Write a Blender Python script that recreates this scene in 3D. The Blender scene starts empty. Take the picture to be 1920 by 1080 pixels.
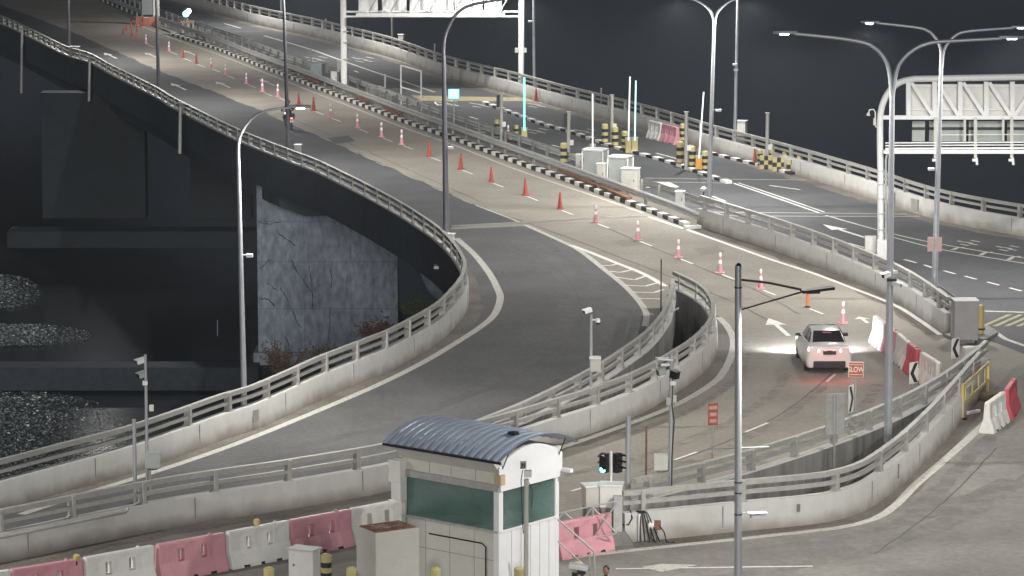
import bpy, math, random
from math import radians, sin, cos, pi, sqrt, atan2
from mathutils import Vector, Matrix
from mathutils.geometry import tessellate_polygon
random.seed(7)
C = bpy.context.scene.collection
# ---------------------------------------------------------------- camera, sky, fill light, exposure
F, H = 6340.0, 22.0
PITCH = math.atan(990 / F)
cam = bpy.data.cameras.new('camera'); camo = bpy.data.objects.new('camera', cam); C.objects.link(camo)
cam.sensor_width = 36; cam.lens = F / 1920 * 36; cam.clip_start = 1; cam.clip_end = 6000
camo.location = (0, 0, H); camo.rotation_euler = (pi / 2 - PITCH, 0, 0)
bpy.context.scene.camera = camo
w = bpy.data.worlds.new("World"); bpy.context.scene.world = w; w.use_nodes = True
bg = w.node_tree.nodes['Background']; bg.inputs[0].default_value = (0.62, 0.78, 1.0, 1); bg.inputs[1].default_value = 0.027
sun = bpy.data.lights.new('sun', 'SUN'); sun.energy = 1.05; sun.angle = radians(9); sun.color = (1.0, .985, .955)
so = bpy.data.objects.new('sun', sun); C.objects.link(so); so.rotation_euler = (radians(80.6), 0, radians(2))
vs = bpy.context.scene.view_settings
vs.view_transform = 'Standard'; vs.look = 'None'; vs.exposure = 0.28; vs.gamma = 1
LAMP_W = 4700.0; HAZE = .0003

# ---------------------------------------------------------------- projection helpers (survey of the place from the photograph)
CAM = Vector((0, 0, H))
def ray(px, py):
    a, b = (px - 960) / F, (540 - py) / F
    return Vector((a, cos(PITCH) + b * sin(PITCH), -sin(PITCH) + b * cos(PITCH)))
def G(px, py, z=0.0):
    d = ray(px, py); t = (z - H) / d.z
    return CAM + d * t
def A(px, py, Y):
    d = ray(px, py); return CAM + d * (Y / d.y)
def ZT(base, py):                      # height above z=0 seen at image row py on the vertical through base
    d = ray(960, py); return H + d.z * (base.y / d.y)
def GG(l, z=0.0): return [G(x, y, z) for x, y in l]
def smooth(pts, step=1.0):
    P = [2 * pts[0] - pts[1]] + list(pts) + [2 * pts[-1] - pts[-2]]
    out = []
    for i in range(1, len(P) - 2):
        p0, p1, p2, p3 = P[i - 1:i + 3]
        n = max(1, int(round((p2 - p1).length / step)))
        for k in range(n):
            t = k / n
            out.append(0.5 * ((2 * p1) + (p2 - p0) * t + (2 * p0 - 5 * p1 + 4 * p2 - p3) * t * t + (3 * p1 - p0 - 3 * p2 + p3) * t ** 3))
    out.append(P[-2].copy()); return out
def normals(path):
    ns = []
    for i in range(len(path)):
        d = path[min(i + 1, len(path) - 1)] - path[max(i - 1, 0)]
        d.z = 0; d.normalize(); ns.append(Vector((-d.y, d.x, 0)))
    return ns
def offset(path, o): return [p + n * o for p, n in zip(path, normals(path))]
def stations(path, step, start=0.0):
    out = []; nxt = start; acc = 0.0
    for a, b in zip(path, path[1:]):
        L = (b - a).length
        while L > 0 and nxt <= acc + L:
            t = (nxt - acc) / L; d = (b - a).normalized()
            out.append((a.lerp(b, t), atan2(d.y, d.x))); nxt += step
        acc += L
    return out

# ---------------------------------------------------------------- mesh builder
class MB:
    def __init__(s): s.v = []; s.f = []; s.m = []; s.smooth = False
    def add(s, vs, fs, mi=0):
        o = len(s.v); s.v += [tuple(v) for v in vs]; s.f += [tuple(o + i for i in f) for f in fs]; s.m += [mi] * len(fs); return s
    def box(s, c, d, rz=0, mi=0, rx=0, ry=0):
        R = Matrix.Rotation(rz, 3, 'Z') @ Matrix.Rotation(ry, 3, 'Y') @ Matrix.Rotation(rx, 3, 'X')
        c = Vector(c); vs = []
        for x in (-.5, .5):
            for y in (-.5, .5):
                for z in (-.5, .5): vs.append(c + R @ Vector((x * d[0], y * d[1], z * d[2])))
        return s.add(vs, [(0, 1, 3, 2), (4, 6, 7, 5), (0, 4, 5, 1), (2, 3, 7, 6), (0, 2, 6, 4), (1, 5, 7, 3)], mi)
    def bar(s, p, q, wd, ht, mi=0):
        p = Vector(p); q = Vector(q); d = (q - p); L = d.length; d.normalize()
        up = Vector((0, 0, 1)) if abs(d.z) < .95 else Vector((0, 1, 0))
        r = d.cross(up).normalized(); u = r.cross(d)
        vs = []
        for e in (p, q):
            for a, b in ((-1, -1), (1, -1), (1, 1), (-1, 1)): vs.append(e + r * a * wd / 2 + u * b * ht / 2)
        return s.add(vs, [(0, 1, 2, 3), (7, 6, 5, 4), (0, 4, 5, 1), (1, 5, 6, 2), (2, 6, 7, 3), (3, 7, 4, 0)], mi)
    def tube(s, pts, r, n=10, mi=0, cap=True):
        pts = [Vector(p) for p in pts]; rs = r if isinstance(r, (list, tuple)) else [r] * len(pts)
        o = []; prev = None
        for i, p in enumerate(pts):
            d = (pts[min(i + 1, len(pts) - 1)] - pts[max(i - 1, 0)]).normalized()
            if prev is None:
                a = Vector((0, 0, 1)) if abs(d.z) < .9 else Vector((1, 0, 0)); a = (a - d * a.dot(d)).normalized()
            else: a = (prev - d * prev.dot(d)).normalized()
            prev = a; b = d.cross(a)
            o += [p + (a * cos(2 * pi * k / n) + b * sin(2 * pi * k / n)) * rs[i] for k in range(n)]
        fs = [(i * n + k, i * n + (k + 1) % n, (i + 1) * n + (k + 1) % n, (i + 1) * n + k) for i in range(len(pts) - 1) for k in range(n)]
        if cap: fs += [tuple(range(n - 1, -1, -1)), tuple((len(pts) - 1) * n + k for k in range(n))]
        return s.add(o, fs, mi)
    def lathe(s, prof, c=(0, 0, 0), n=20, mi=0):
        c = Vector(c)
        vs = [c + Vector((r * cos(2 * pi * k / n), r * sin(2 * pi * k / n), z)) for r, z in prof for k in range(n)]
        fs = [(i * n + k, i * n + (k + 1) % n, (i + 1) * n + (k + 1) % n, (i + 1) * n + k) for i in range(len(prof) - 1) for k in range(n)]
        fs += [tuple(range(n - 1, -1, -1)), tuple((len(prof) - 1) * n + k for k in range(n))]
        return s.add(vs, fs, mi)
    def sweep(s, path, prof, mi=0, closed=True, cap=True):    # prof: (offset to the left, z)
        ns = normals(path); n = len(prof)
        vs = [p + nn * o + Vector((0, 0, z)) for p, nn in zip(path, ns) for o, z in prof]
        m = n if closed else n - 1
        fs = [(i * n + k, i * n + (k + 1) % n, (i + 1) * n + (k + 1) % n, (i + 1) * n + k) for i in range(len(path) - 1) for k in range(m)]
        if cap and closed: fs += [tuple(range(n - 1, -1, -1)), tuple((len(path) - 1) * n + k for k in range(n))]
        return s.add(vs, fs, mi)
    def prism(s, loop, z0, z1, mi=0):
        n = len(loop); lo = [Vector((p[0], p[1], z0)) for p in loop]; hi = [Vector((p[0], p[1], z1)) for p in loop]
        s.add(lo + hi, [(i, (i + 1) % n, n + (i + 1) % n, n + i) for i in range(n)], mi)
        t = tessellate_polygon([hi]); s.add(hi, t, mi); s.add(lo, [f[::-1] for f in t], mi); return s
    def sheet(s, loops, z, mi=0):
        allv = [Vector((p[0], p[1], z)) for l in loops for p in l]
        fl = []
        for f in tessellate_polygon([[Vector((p[0], p[1], 0)) for p in l] for l in loops]):
            a, b, c = [allv[i] for i in f]
            fl.append(f if (b - a).cross(c - a).z > 0 else f[::-1])
        return s.add(allv, fl, mi)
    def quad(s, a, b, c, d, mi=0): return s.add([a, b, c, d], [(0, 1, 2, 3)], mi)
    def build(s, name, mats, parent=None, loc=None, rz=0, smooth=None, bevel=0):
        me = bpy.data.meshes.new(name); me.from_pydata(s.v, [], s.f)
        if not isinstance(mats, (list, tuple)): mats = [mats]
        for m in mats: me.materials.append(m)
        me.polygons.foreach_set('material_index', s.m)
        o = bpy.data.objects.new(name, me); C.objects.link(o)
        if smooth is not None:
            me.polygons.foreach_set('use_smooth', [True] * len(me.polygons))
            try: me.set_sharp_from_angle(angle=radians(smooth))
            except Exception: pass
        if loc is not None: o.location = loc
        o.rotation_euler.z = rz
        if parent: o.parent = parent
        if bevel:
            b = o.modifiers.new('bevel', 'BEVEL'); b.width = bevel; b.segments = 2; b.limit_method = 'ANGLE'
        me.validate(); return o
def tag(o, label, cat, group=None):
    o['label'] = label; o['category'] = cat
    if group: o['group'] = group
    return o
def thing(name, label, cat, loc=(0, 0, 0), rz=0, group=None):
    o = bpy.data.objects.new(name, None); C.objects.link(o); o.location = loc; o.rotation_euler.z = rz
    o.empty_display_size = .2
    return tag(o, label, cat, group)
def struct(o, kind='structure'): o['kind'] = kind; return o
def dup(r0, loc, rz, label, group=None, scale=None):
    def cp(o, par):
        c = o.copy(); C.objects.link(c)
        if par: c.parent = par
        for ch in o.children: cp(ch, c)
        return c
    r = cp(r0, None); r.location = loc; r.rotation_euler.z = rz; r['label'] = label
    if group: r['group'] = group
    if scale: r.scale = (scale,) * 3
    return r
ORD = ['first', 'second', 'third', 'fourth', 'fifth', 'sixth', 'seventh', 'eighth', 'ninth', 'tenth', 'eleventh', 'twelfth', 'thirteenth',
       'fourteenth', 'fifteenth', 'sixteenth', 'seventeenth', 'eighteenth', 'nineteenth', 'twentieth', 'twenty-first', 'twenty-second', 'twenty-third', 'twenty-fourth', 'twenty-fifth', 'twenty-sixth', 'twenty-seventh', 'twenty-eighth']

# ---------------------------------------------------------------- materials
def mat(name, col, rough=.6, var=.12, scale=4.0, metal=0.0, bump=0.0, big=0.0, col2=None, obj=False, stretch=None, spec=.4):
    m = bpy.data.materials.new(name); m.use_nodes = True; nt = m.node_tree; N = nt.nodes; L = nt.links
    b = N['Principled BSDF']; b.inputs['Roughness'].default_value = rough; b.inputs['Metallic'].default_value = metal
    b.inputs['Specular IOR Level'].default_value = spec
    if obj: tc = N.new('ShaderNodeTexCoord'); src = tc.outputs['Object']
    else: g = N.new('ShaderNodeNewGeometry'); src = g.outputs['Position']
    if stretch:
        mp = N.new('ShaderNodeMapping'); mp.inputs['Scale'].default_value = stretch; L.new(src, mp.inputs[0]); src = mp.outputs[0]
    n1 = N.new('ShaderNodeTexNoise'); n1.inputs['Scale'].default_value = scale; n1.inputs['Detail'].default_value = 8; n1.inputs['Roughness'].default_value = .65
    L.new(src, n1.inputs['Vector'])
    r = N.new('ShaderNodeValToRGB'); L.new(n1.outputs['Fac'], r.inputs[0])
    r.color_ramp.elements[0].position = .3; r.color_ramp.elements[1].position = .72
    c2 = col2 or tuple(min(1, c * (1 + var)) for c in col)
    r.color_ramp.elements[0].color = tuple(c * (1 - var) for c in col) + (1,); r.color_ramp.elements[1].color = tuple(c2) + (1,)
    out = r.outputs[0]
    if big:
        n2 = N.new('ShaderNodeTexNoise'); n2.inputs['Scale'].default_value = scale * .06; n2.inputs['Detail'].default_value = 4; L.new(src, n2.inputs['Vector'])
        mr = N.new('ShaderNodeMapRange'); mr.inputs[1].default_value = .3; mr.inputs[2].default_value = .7; mr.inputs[3].default_value = 1 - big; mr.inputs[4].default_value = 1 + big
        L.new(n2.outputs['Fac'], mr.inputs[0])
        mx = N.new('ShaderNodeMix'); mx.data_type = 'RGBA'; mx.blend_type = 'MULTIPLY'; mx.inputs[0].default_value = 1
        L.new(out, mx.inputs[6]); L.new(mr.outputs[0], mx.inputs[7]); out = mx.outputs[2]
    L.new(out, b.inputs['Base Color'])
    if bump:
        bp = N.new('ShaderNodeBump'); bp.inputs['Strength'].default_value = bump; bp.inputs['Distance'].default_value = .02
        L.new(n1.outputs['Fac'], bp.inputs['Height']); L.new(bp.outputs[0], b.inputs['Normal'])
    return m
def emi(name, col, st, base=(.8, .8, .8)):
    m = mat(name, base, .4, 0); b = m.node_tree.nodes['Principled BSDF']
    b.inputs['Emission Color'].default_value = (*col, 1); b.inputs['Emission Strength'].default_value = st; return m
def wear(m, other, scale=9.0, lo=.5, hi=.62, amt=.8):       # patches where the paint has gone
    nt = m.node_tree; N = nt.nodes; L = nt.links; b = N['Principled BSDF']; src = b.inputs['Base Color'].links[0].from_socket
    g = N.new('ShaderNodeNewGeometry'); n = N.new('ShaderNodeTexNoise'); n.inputs['Scale'].default_value = scale; n.inputs['Detail'].default_value = 8; n.inputs['Roughness'].default_value = .75
    L.new(g.outputs['Position'], n.inputs['Vector'])
    mr = N.new('ShaderNodeMapRange'); mr.inputs[1].default_value = lo; mr.inputs[2].default_value = hi; mr.inputs[3].default_value = 0; mr.inputs[4].default_value = amt
    L.new(n.outputs['Fac'], mr.inputs[0])
    mx = N.new('ShaderNodeMix'); mx.data_type = 'RGBA'; L.new(mr.outputs[0], mx.inputs[0]); L.new(src, mx.inputs[6]); mx.inputs[7].default_value = (*other, 1)
    L.new(mx.outputs[2], b.inputs['Base Color']); return m
def stain(m, zlo, zhi, dirt, amt=.75):                       # splash dirt with a ragged upper edge along a wall foot
    nt = m.node_tree; N = nt.nodes; L = nt.links; b = N['Principled BSDF']; src = b.inputs['Base Color'].links[0].from_socket
    g = N.new('ShaderNodeNewGeometry'); sp = N.new('ShaderNodeSeparateXYZ'); L.new(g.outputs['Position'], sp.inputs[0])
    n = N.new('ShaderNodeTexNoise'); n.inputs['Scale'].default_value = 1.3; n.inputs['Detail'].default_value = 6; L.new(g.outputs['Position'], n.inputs['Vector'])
    ma = N.new('ShaderNodeMath'); ma.operation = 'MULTIPLY_ADD'; ma.inputs[1].default_value = -.7; L.new(n.outputs['Fac'], ma.inputs[0]); L.new(sp.outputs[2], ma.inputs[2])
    mr = N.new('ShaderNodeMapRange'); mr.inputs[1].default_value = zlo - .35; mr.inputs[2].default_value = zhi - .35; mr.inputs[3].default_value = amt; mr.inputs[4].default_value = 0
    L.new(ma.outputs[0], mr.inputs[0])
    mx = N.new('ShaderNodeMix'); mx.data_type = 'RGBA'; L.new(mr.outputs[0], mx.inputs[0]); L.new(src, mx.inputs[6]); mx.inputs[7].default_value = (*dirt, 1)
    L.new(mx.outputs[2], b.inputs['Base Color']); return m
M = {}
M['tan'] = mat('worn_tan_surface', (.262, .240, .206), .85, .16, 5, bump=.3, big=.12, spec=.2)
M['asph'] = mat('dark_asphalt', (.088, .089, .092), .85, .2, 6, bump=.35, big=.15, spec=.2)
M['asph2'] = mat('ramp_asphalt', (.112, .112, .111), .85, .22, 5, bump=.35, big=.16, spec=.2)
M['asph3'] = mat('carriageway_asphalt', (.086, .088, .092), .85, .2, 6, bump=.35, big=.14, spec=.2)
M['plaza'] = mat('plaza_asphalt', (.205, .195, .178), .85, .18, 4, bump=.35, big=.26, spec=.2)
M['dirt'] = mat('grit', (.15, .135, .115), .95, .4, 8, bump=.5, big=.3)
M['conc'] = stain(mat('parapet_concrete', (.47, .465, .44), .8, .08, 3, big=.08, stretch=(1, 1, .35)), .0, .42, (.21, .18, .14))
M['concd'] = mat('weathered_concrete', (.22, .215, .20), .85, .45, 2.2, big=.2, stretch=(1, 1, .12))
M['pier'] = mat('pier_concrete', (.29, .325, .385), .9, .42, 2.2, bump=.25, big=.32, stretch=(1.6, 1.6, .7))
M['crack'] = mat('crack', (.05, .056, .068), .9, .5, 8)
M['galv'] = mat('galvanised_steel', (.44, .445, .44), .5, .14, 5, metal=.25, big=.08)
M['rail'] = mat('rail_paint', (.38, .375, .35), .55, .15, 6, metal=.15, big=.1)
M['pole'] = mat('pole_paint', (.42, .43, .46), .4, .08, 3, metal=.35)
M['poled'] = mat('dark_pole_paint', (.09, .09, .105), .5, .1, 3, metal=.2)  # posts unlit on the camera side get their shade as darker paint
M['poled2'] = mat('mid_pole_paint', (.2, .2, .23), .45, .1, 3, metal=.3)  # milder shade in the paint, for the lamp post at the bend
M['white'] = mat('white_paint', (.78, .78, .77), .45, .05, 5)
M['line'] = wear(mat('road_paint', (.72, .71, .66), .6, .08, 6), (.2, .19, .17), 7, .52, .66, .75)
M['edge'] = wear(mat('edge_line_paint', (.52, .51, .46), .7, .1, 6), (.19, .18, .16), 6, .48, .64, .8)
M['faint'] = wear(mat('faded_paint', (.36, .36, .35), .7, .1, 6), (.1, .1, .1), 6, .42, .6, .9)
M['yellow'] = wear(mat('yellow_paint', (.38, .33, .17), .6, .1, 6), (.12, .12, .11), 2.5, .42, .60, .85)
M['kw'] = mat('kerb_white', (.74, .73, .70), .7, .12, 6); M['kb'] = mat('kerb_black', (.025, .025, .027), .6, .2, 6)
M['rust'] = mat('rust', (.20, .10, .065), .9, .4, 7)
M['cream'] = wear(mat('cream_paint', (.54, .53, .48), .5, .06, 3), (.30, .24, .14), 1.6, .6, .8, .5)
M['grey'] = mat('grey_cabinet', (.36, .38, .36), .5, .08, 3)
M['dark'] = mat('black_plastic', (.012, .012, .014), .4, .1)
M['grn'] = mat('corrugated_roof', (.42, .49, .60), .45, .12, 3, metal=.25)
M['red'] = mat('cone_red', (.40, .075, .055), .55, .15, 8, obj=True)
M['pink'] = wear(mat('faded_red_plastic', (.60, .29, .33), .5, .08, 3, obj=True), (.42, .2, .22), 3, .5, .8, .5)
M['redp'] = mat('red_plastic', (.48, .08, .10), .5, .12, 3, obj=True)
M['wplas'] = wear(mat('white_plastic', (.70, .69, .65), .5, .06, 4, obj=True), (.40, .35, .26), 2.5, .58, .75, .5)
M['yplas'] = mat('yellow_plastic', (.56, .42, .17), .5, .1, 4)
M['bol'] = mat('bollard_yellow', (.50, .43, .20), .5, .12, 5)
M['water'] = mat('dark_sea', (.0105, .0135, .016), .16, .25, .6, bump=.5, spec=.3)
M['refl'] = mat('reflective_white', (.85, .85, .85), .3, .03)

# ---------------------------------------------------------------- surveyed lines (image points of the wall feet on the road)
P1px = [(-330, -45), (-130, 15), (0, 60), (65, 91), (127, 123), (175, 139), (215, 162), (297, 205), (337, 230), (450, 289), (542, 328), (597, 350), (645, 374), (700, 403), (762, 439),
        (805, 468), (830, 487), (855, 513), (873, 540), (880, 562), (873, 588), (855, 612), (828, 640), (785, 667), (740, 692), (685, 715), (605, 748), (555, 772), (480, 806), (425, 823), (340, 855), (250, 887), (125, 922), (0, 957), (-200, 1010), (-500, 1090)]
P4px = [(-500, 1145), (-200, 1093), (0, 1057), (180, 1019), (347, 986), (502, 962), (600, 946), (735, 921), (845, 893), (950, 864), (1060, 829), (1135, 804), (1210, 772), (1272, 735), (1312, 706), (1338, 676), (1346, 648), (1338, 622), (1322, 604), (1300, 590), (1272, 576)]
P2px = [(822, 898), (900, 864), (960, 839), (1015, 812), (1075, 780), (1125, 750), (1165, 722), (1200, 695), (1224, 668), (1241, 640), (1249, 612), (1253, 588)]
P5px = [(1306, 424), (1380, 448), (1450, 471), (1530, 500), (1600, 529), (1660, 556), (1715, 588), (1768, 628)]
P6apx = [(1180, 990), (1265, 968), (1372, 939), (1476, 906), (1560, 876), (1630, 848), (1687, 821), (1735, 794), (1770, 771), (1812, 738), (1838, 714)]
P6bpx = [(1172, 1018), (1260, 1010), (1375, 998), (1440, 992), (1552, 980), (1615, 962), (1652, 940), (1700, 902), (1752, 850), (1797, 797), (1845, 738)]
P7px = [(60, -95), (180, -48), (300, -5), (400, 24), (480, 46), (580, 68), (640, 83), (730, 107), (830, 143), (960, 177), (1060, 205), (1210, 244), (1335, 284), (1400, 302), (1505, 332), (1640, 374), (1715, 400), (1790, 420), (1920, 444), (2150, 478), (2500, 520)]
P1, P4, P2, P5, P6a, P6b, P7 = [smooth(GG(p), 1.0) for p in (P1px, P4px, P2px, P5px, P6apx, P6bpx, P7px)]

# ---------------------------------------------------------------- sea, deck, road surfaces
sea = MB().quad((-1400, -80, -13), (1400, -80, -13), (1400, 2300, -13), (-1400, 2300, -13)).build('sea', M['water']); struct(sea)
outer = P1 + GG([(-900, 1500), (2900, 1500)]) + P7[::-1]
hole1 = P2 + P4[::-1][:next(i for i, p in enumerate(P4[::-1]) if (p - P2[0]).length < 1.2)]
hole2 = P6a + P6b[::-1]
def deck():
    b = MB(); loops = [outer, hole1, hole2]; b.sheet(loops, 0.0)
    n = len(b.f); lo = MB().sheet(loops, -1.1); b.add(lo.v, [f[::-1] for f in lo.f])
    for l in loops:
        k = len(l); b.add([(p.x, p.y, -.001) for p in l] + [(p.x, p.y, -1.1) for p in l], [(i, (i + 1) % k, k + (i + 1) % k, k + i) for i in range(k)])
    return b
struct(deck().build('bridge_deck', M['tan']))
def part_of(path, px0, px1):                      # slice of a smoothed path between two image points
    a, b = G(*px0), G(*px1)
    i = min(range(len(path)), key=lambda k: (path[k] - a).length); j = min(range(len(path)), key=lambda k: (path[k] - b).length)
    return path[i:j + 1] if i <= j else path[j:i + 1][::-1]
def ragged(pts, amp=.12, step=.9):
    return [p + n * random.uniform(-amp, amp) for p, n in zip(smooth(pts, step), normals(smooth(pts, step)))]
jag = ragged(GG([(-250, -70), (-60, -12), (65, 33), (135, 60), (200, 88), (300, 133), (400, 172), (480, 204), (560, 240), (660, 283), (755, 325), (867, 374), (925, 398), (960, 412)]))
asl = jag + GG([(966, 417), (846, 426)]) + part_of(P1, (835, 490), (-330, -45))
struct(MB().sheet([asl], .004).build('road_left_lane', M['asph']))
gorel = [(985, 424), (1060, 458), (1090, 474), (1135, 509), (1172, 539), (1198, 567), (1211, 590), (1212, 612), (1205, 640)]
rampsh = smooth(GG(gorel), 1) + part_of(P2, (1165, 722), (822, 898)) + [p + Vector((-.36 * -n.x * -1, .36 * n.y, 0)) for p, n in ((q, m) for q, m in zip(part_of(P4, (790, 906), (-500, 1145)), [Vector((0, 1, 0))] * 999))] + part_of(P1, (-500, 1090), (838, 493)) + GG([(846, 430)])
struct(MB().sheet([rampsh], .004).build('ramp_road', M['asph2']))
med = [(-40, -110), (120, -30), (230, 22), (330, 60), (400, 83), (480, 114), (570, 148), (680, 190), (760, 222), (860, 258), (960, 294), (1040, 322), (1120, 352), (1190, 378), (1262, 405), (1306, 420)]
rc = smooth(GG(med), 2) + [p + n * .3 for p, n in zip(P5, normals(P5))] + GG([(1830, 655), (1860, 640), (1930, 668), (2500, 800)]) + P7[::-1]
struct(MB().sheet([rc], .004).build('carriageway_road', M['asph3']))
pl = GG([(-500, 1150), (-200, 1097), (0, 1061), (347, 990), (600, 950), (735, 925), (800, 930), (830, 985), (1050, 1000), (1172, 1026), (1375, 1004), (1552, 987), (1620, 968), (1660, 944), (1757, 856), (1802, 802), (1850, 745), (1900, 690), (1935, 672), (2500, 810), (2900, 1500), (-900, 1500)])
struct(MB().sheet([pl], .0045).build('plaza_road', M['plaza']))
def ribbon(name, path, wd, z, m, off=0.0):
    return struct(MB().sweep(path, [(off - wd / 2, z), (off + wd / 2, z)][::-1], closed=False).build(name, m))
# grit along the wall feet
for path, sd, wdt in ((P1, 1, .55), (P4, -1, .7), (P2, 1, .5), (P5, -1, .7), (P6b, -1, .6), (P6a, 1, .4), (P7, -1, .8)):
    b = MB(); ns = normals(path); vs = []
    for p, n in zip(path, ns):
        vs += [p + n * sd * .01 + Vector((0, 0, .0075)), p + n * sd * (wdt + random.uniform(-.15, .2)) + Vector((0, 0, .0065))]
    b.add(vs, [(2 * i, 2 * i + 1, 2 * i + 3, 2 * i + 2) for i in range(len(path) - 1)]); struct(b.build('gutter_grit', M['dirt']))
# kerbs in black and white blocks
def kerb(path, wd=.34, ht=.2, blk=.6, side=1):
    b = MB(); st = stations(path, blk)
    for i, ((p, a), (q, a2)) in enumerate(zip(st, st[1:])):
        n = Vector((-sin(a), cos(a), 0)) * side; m = (p + q) / 2 + n * wd / 2
        b.box((m.x, m.y, ht / 2), ((q - p).length - .002, wd, ht), a, i % 2)
    return struct(b.build('painted_kerb', [M['kw'], M['kb']]))
kp = [(318, 66), (400, 92), (475, 121), (565, 156), (670, 197), (755, 230), (855, 265), (960, 305), (1040, 333), (1120, 363), (1190, 389), (1260, 416), (1284, 426)]
K = smooth(GG(kp), 1); kerb(K, blk=.8)
struct(MB().bar(G(1284, 427, .08), G(1312, 425, .08), .3, .16).build('kerb_end', M['kw']))
K2 = smooth(GG([(903, 194), (967, 218), (1017, 236), (1067, 250), (1117, 267), (1150, 279), (1185, 288), (1230, 300), (1275, 314), (1330, 334), (1368, 347)]), 1); kerb(K2, .35, .15, .9)
K3 = smooth(GG([(1325, 289), (1383, 303), (1433, 315), (1492, 331)]), 1); kerb(K3, .3, .15, .75)
# median strip of paving behind the kerb
struct(MB().sweep(part_of(K, (318, 66), (1284, 426)), [(.3, .11), (2.2, .11), (2.2, 0), (.3, 0)]).build('median_strip', M['dirt']))
# expansion joints
def strip(name, px, wd, z, m): return ribbon(name, GG(px), wd, z, m)
def dashes(name, lst, wd, m, z=.011):
    b = MB()
    for x0, y0, x1, y1 in lst:
        p, q = G(x0, y0), G(x1, y1); n = Vector((-(q - p).y, (q - p).x, 0)).normalized() * wd / 2; u = Vector((0, 0, z))
        b.quad(p - n + u, q - n + u, q + n + u, p + n + u)
    return struct(b.build(name, m))
jm = mat('joint_steel', (.33, .33, .31), .6, .15)
for px in ([(846, 424), (980, 417), (1100, 410), (1216, 404)], [(1200, 334), (1330, 336), (1512, 338)], [(1206, 341), (1330, 343), (1380, 344)], [(1335, 398), (1540, 400), (1700, 402)], [(1345, 405), (1540, 406), (1725, 406)]):
    strip('expansion_joint', px, .42 if px[0][0] == 846 else .22, .013, jm)
strip('expansion_joint', [(846, 424), (980, 417), (1100, 410), (1216, 404)], .07, .017, M['kb'])
# painted lines
E = M['edge']; Ln = M['line']
ribbon('edge_line', smooth(GG([(250, 43), (318, 70), (400, 99), (475, 128), (565, 164), (670, 205), (755, 239), (855, 274), (960, 315), (1040, 343), (1120, 370), (1207, 400)]), 1), .17, .009, E)
ribbon('edge_line', smooth(GG([(1217, 407), (1300, 435), (1440, 485), (1520, 511), (1600, 541), (1677, 572), (1720, 598), (1763, 628)]), 1), .22, .009, Ln)
ribbon('edge_line', smooth(GG([(856, 447), (890, 478), (917, 512), (932, 540), (938, 560), (927, 590), (900, 614), (860, 640), (800, 676), (730, 712), (640, 752), (500, 810), (400, 848), (275, 890), (120, 938), (40, 965)]), 1), .30, .009, E)
ribbon('edge_line', smooth(GG([(1347, 595), (1362, 610), (1375, 635), (1373, 662), (1358, 695), (1335, 720), (1260, 763), (1135, 811), (1050, 840), (960, 870)]), 1), .28, .009, E)
ribbon('edge_line', smooth(GG([(1050, 1048), (1170, 1034), (1260, 1024), (1375, 1012), (1440, 1005), (1565, 991), (1640, 973), (1680, 947), (1715, 911), (1765, 868), (1832, 808), (1850, 790)]), 1), .30, .009, E)
ribbon('gore_line', smooth(GG([(985, 422), (1060, 456), (1090, 472), (1135, 507), (1172, 537), (1200, 567), (1212, 590), (1209, 612)]), .8), .26, .009, E)
ribbon('gore_line', smooth(GG([(1070, 460), (1100, 471), (1160, 495), (1205, 513), (1248, 537)]), 1), .26, .0095, Ln)
dashes('gore_chevrons', [(1130, 498, 1146, 498), (1146, 498, 1162, 494), (1143, 509, 1164, 511), (1164, 511, 1189, 505), (1155, 520, 1190, 525), (1190, 525, 1213, 517), (1172, 535, 1210, 537), (1210, 537, 1238, 529), (1186, 548, 1226, 549), (1226, 549, 1244, 543), (1198, 560, 1240, 561)], .16, Ln)
conepx = [(1581, 606), (1514, 576), (1426, 541), (1350, 512), (1272, 483), (1196, 450), (1117, 417), (1050, 392), (985, 366), (921, 341), (864, 317), (805, 293), (753, 271), (715, 257), (670, 240), (620, 220), (588, 207), (560, 196), (521, 182), (492, 172), (462, 157), (423, 140), (396, 128), (368, 119), (343, 108), (317, 96), (274, 82)]
dl = []
for x, y in conepx[1:]:
    s = (y + 450) / 930; dl.append((x + 4 * s, y + 3 * s, x + 27 * s, y + 12 * s))
dl += [(1550, 716, 1566, 702), (1397, 811, 1440, 793), (1264, 863, 1307, 848), (1072, 921, 1092, 915)]
dashes('lane_dashes', dl, .12, Ln)
dashes('lane_dashes', [(655, 281, 672, 289), (705, 304, 721, 311), (755, 326, 773, 334), (810, 350, 830, 359), (867, 375, 886, 383), (600, 257, 615, 264)], .12, M['faint'])
ribbon('lane_line', smooth(GG([(892, 385), (960, 411), (978, 418)]), 1), .12, .009, E)
def arrow(lst, name='lane_arrow', m=None):
    b = MB()
    for x0, y0, x1, y1, k in lst:                # tip, tail; straight-on arrow
        p, q = G(x0, y0), G(x1, y1); d = (q - p); L = d.length; d.normalize(); n = Vector((-d.y, d.x, 0)); u = Vector((0, 0, .011)); t = L * .38
        b.add([p + u, p + d * t + n * .42 * k + u, p + d * t + n * .1 * k + u, q + n * .1 * k + u, q - n * .1 * k + u, p + d * t - n * .1 * k + u, p + d * t - n * .42 * k + u], [(0, 1, 2, 5, 6), (2, 3, 4, 5)])
    struct(b.build(name, m or Ln))
arrow([(1441, 597, 1479, 630, 1), (1611, 594, 1627, 606, .8), (195, 99, 219, 110, .8), (272, 99, 294, 108, .8), (320, 156, 349, 169, .8), (345, 95, 367, 104, .8), (404, 153, 432, 165, .8), (486, 149, 516, 161, .8), (1543, 421, 1626, 447, 1)])
dashes('plaza_line', [(1155, 1067, 1524, 1062)], .10, Ln)
struct(MB().sheet([GG([(1203, 1064), (1240, 1058), (1310, 1060), (1240, 1073)])], .0135).build('plaza_arrow_head', E))
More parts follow.
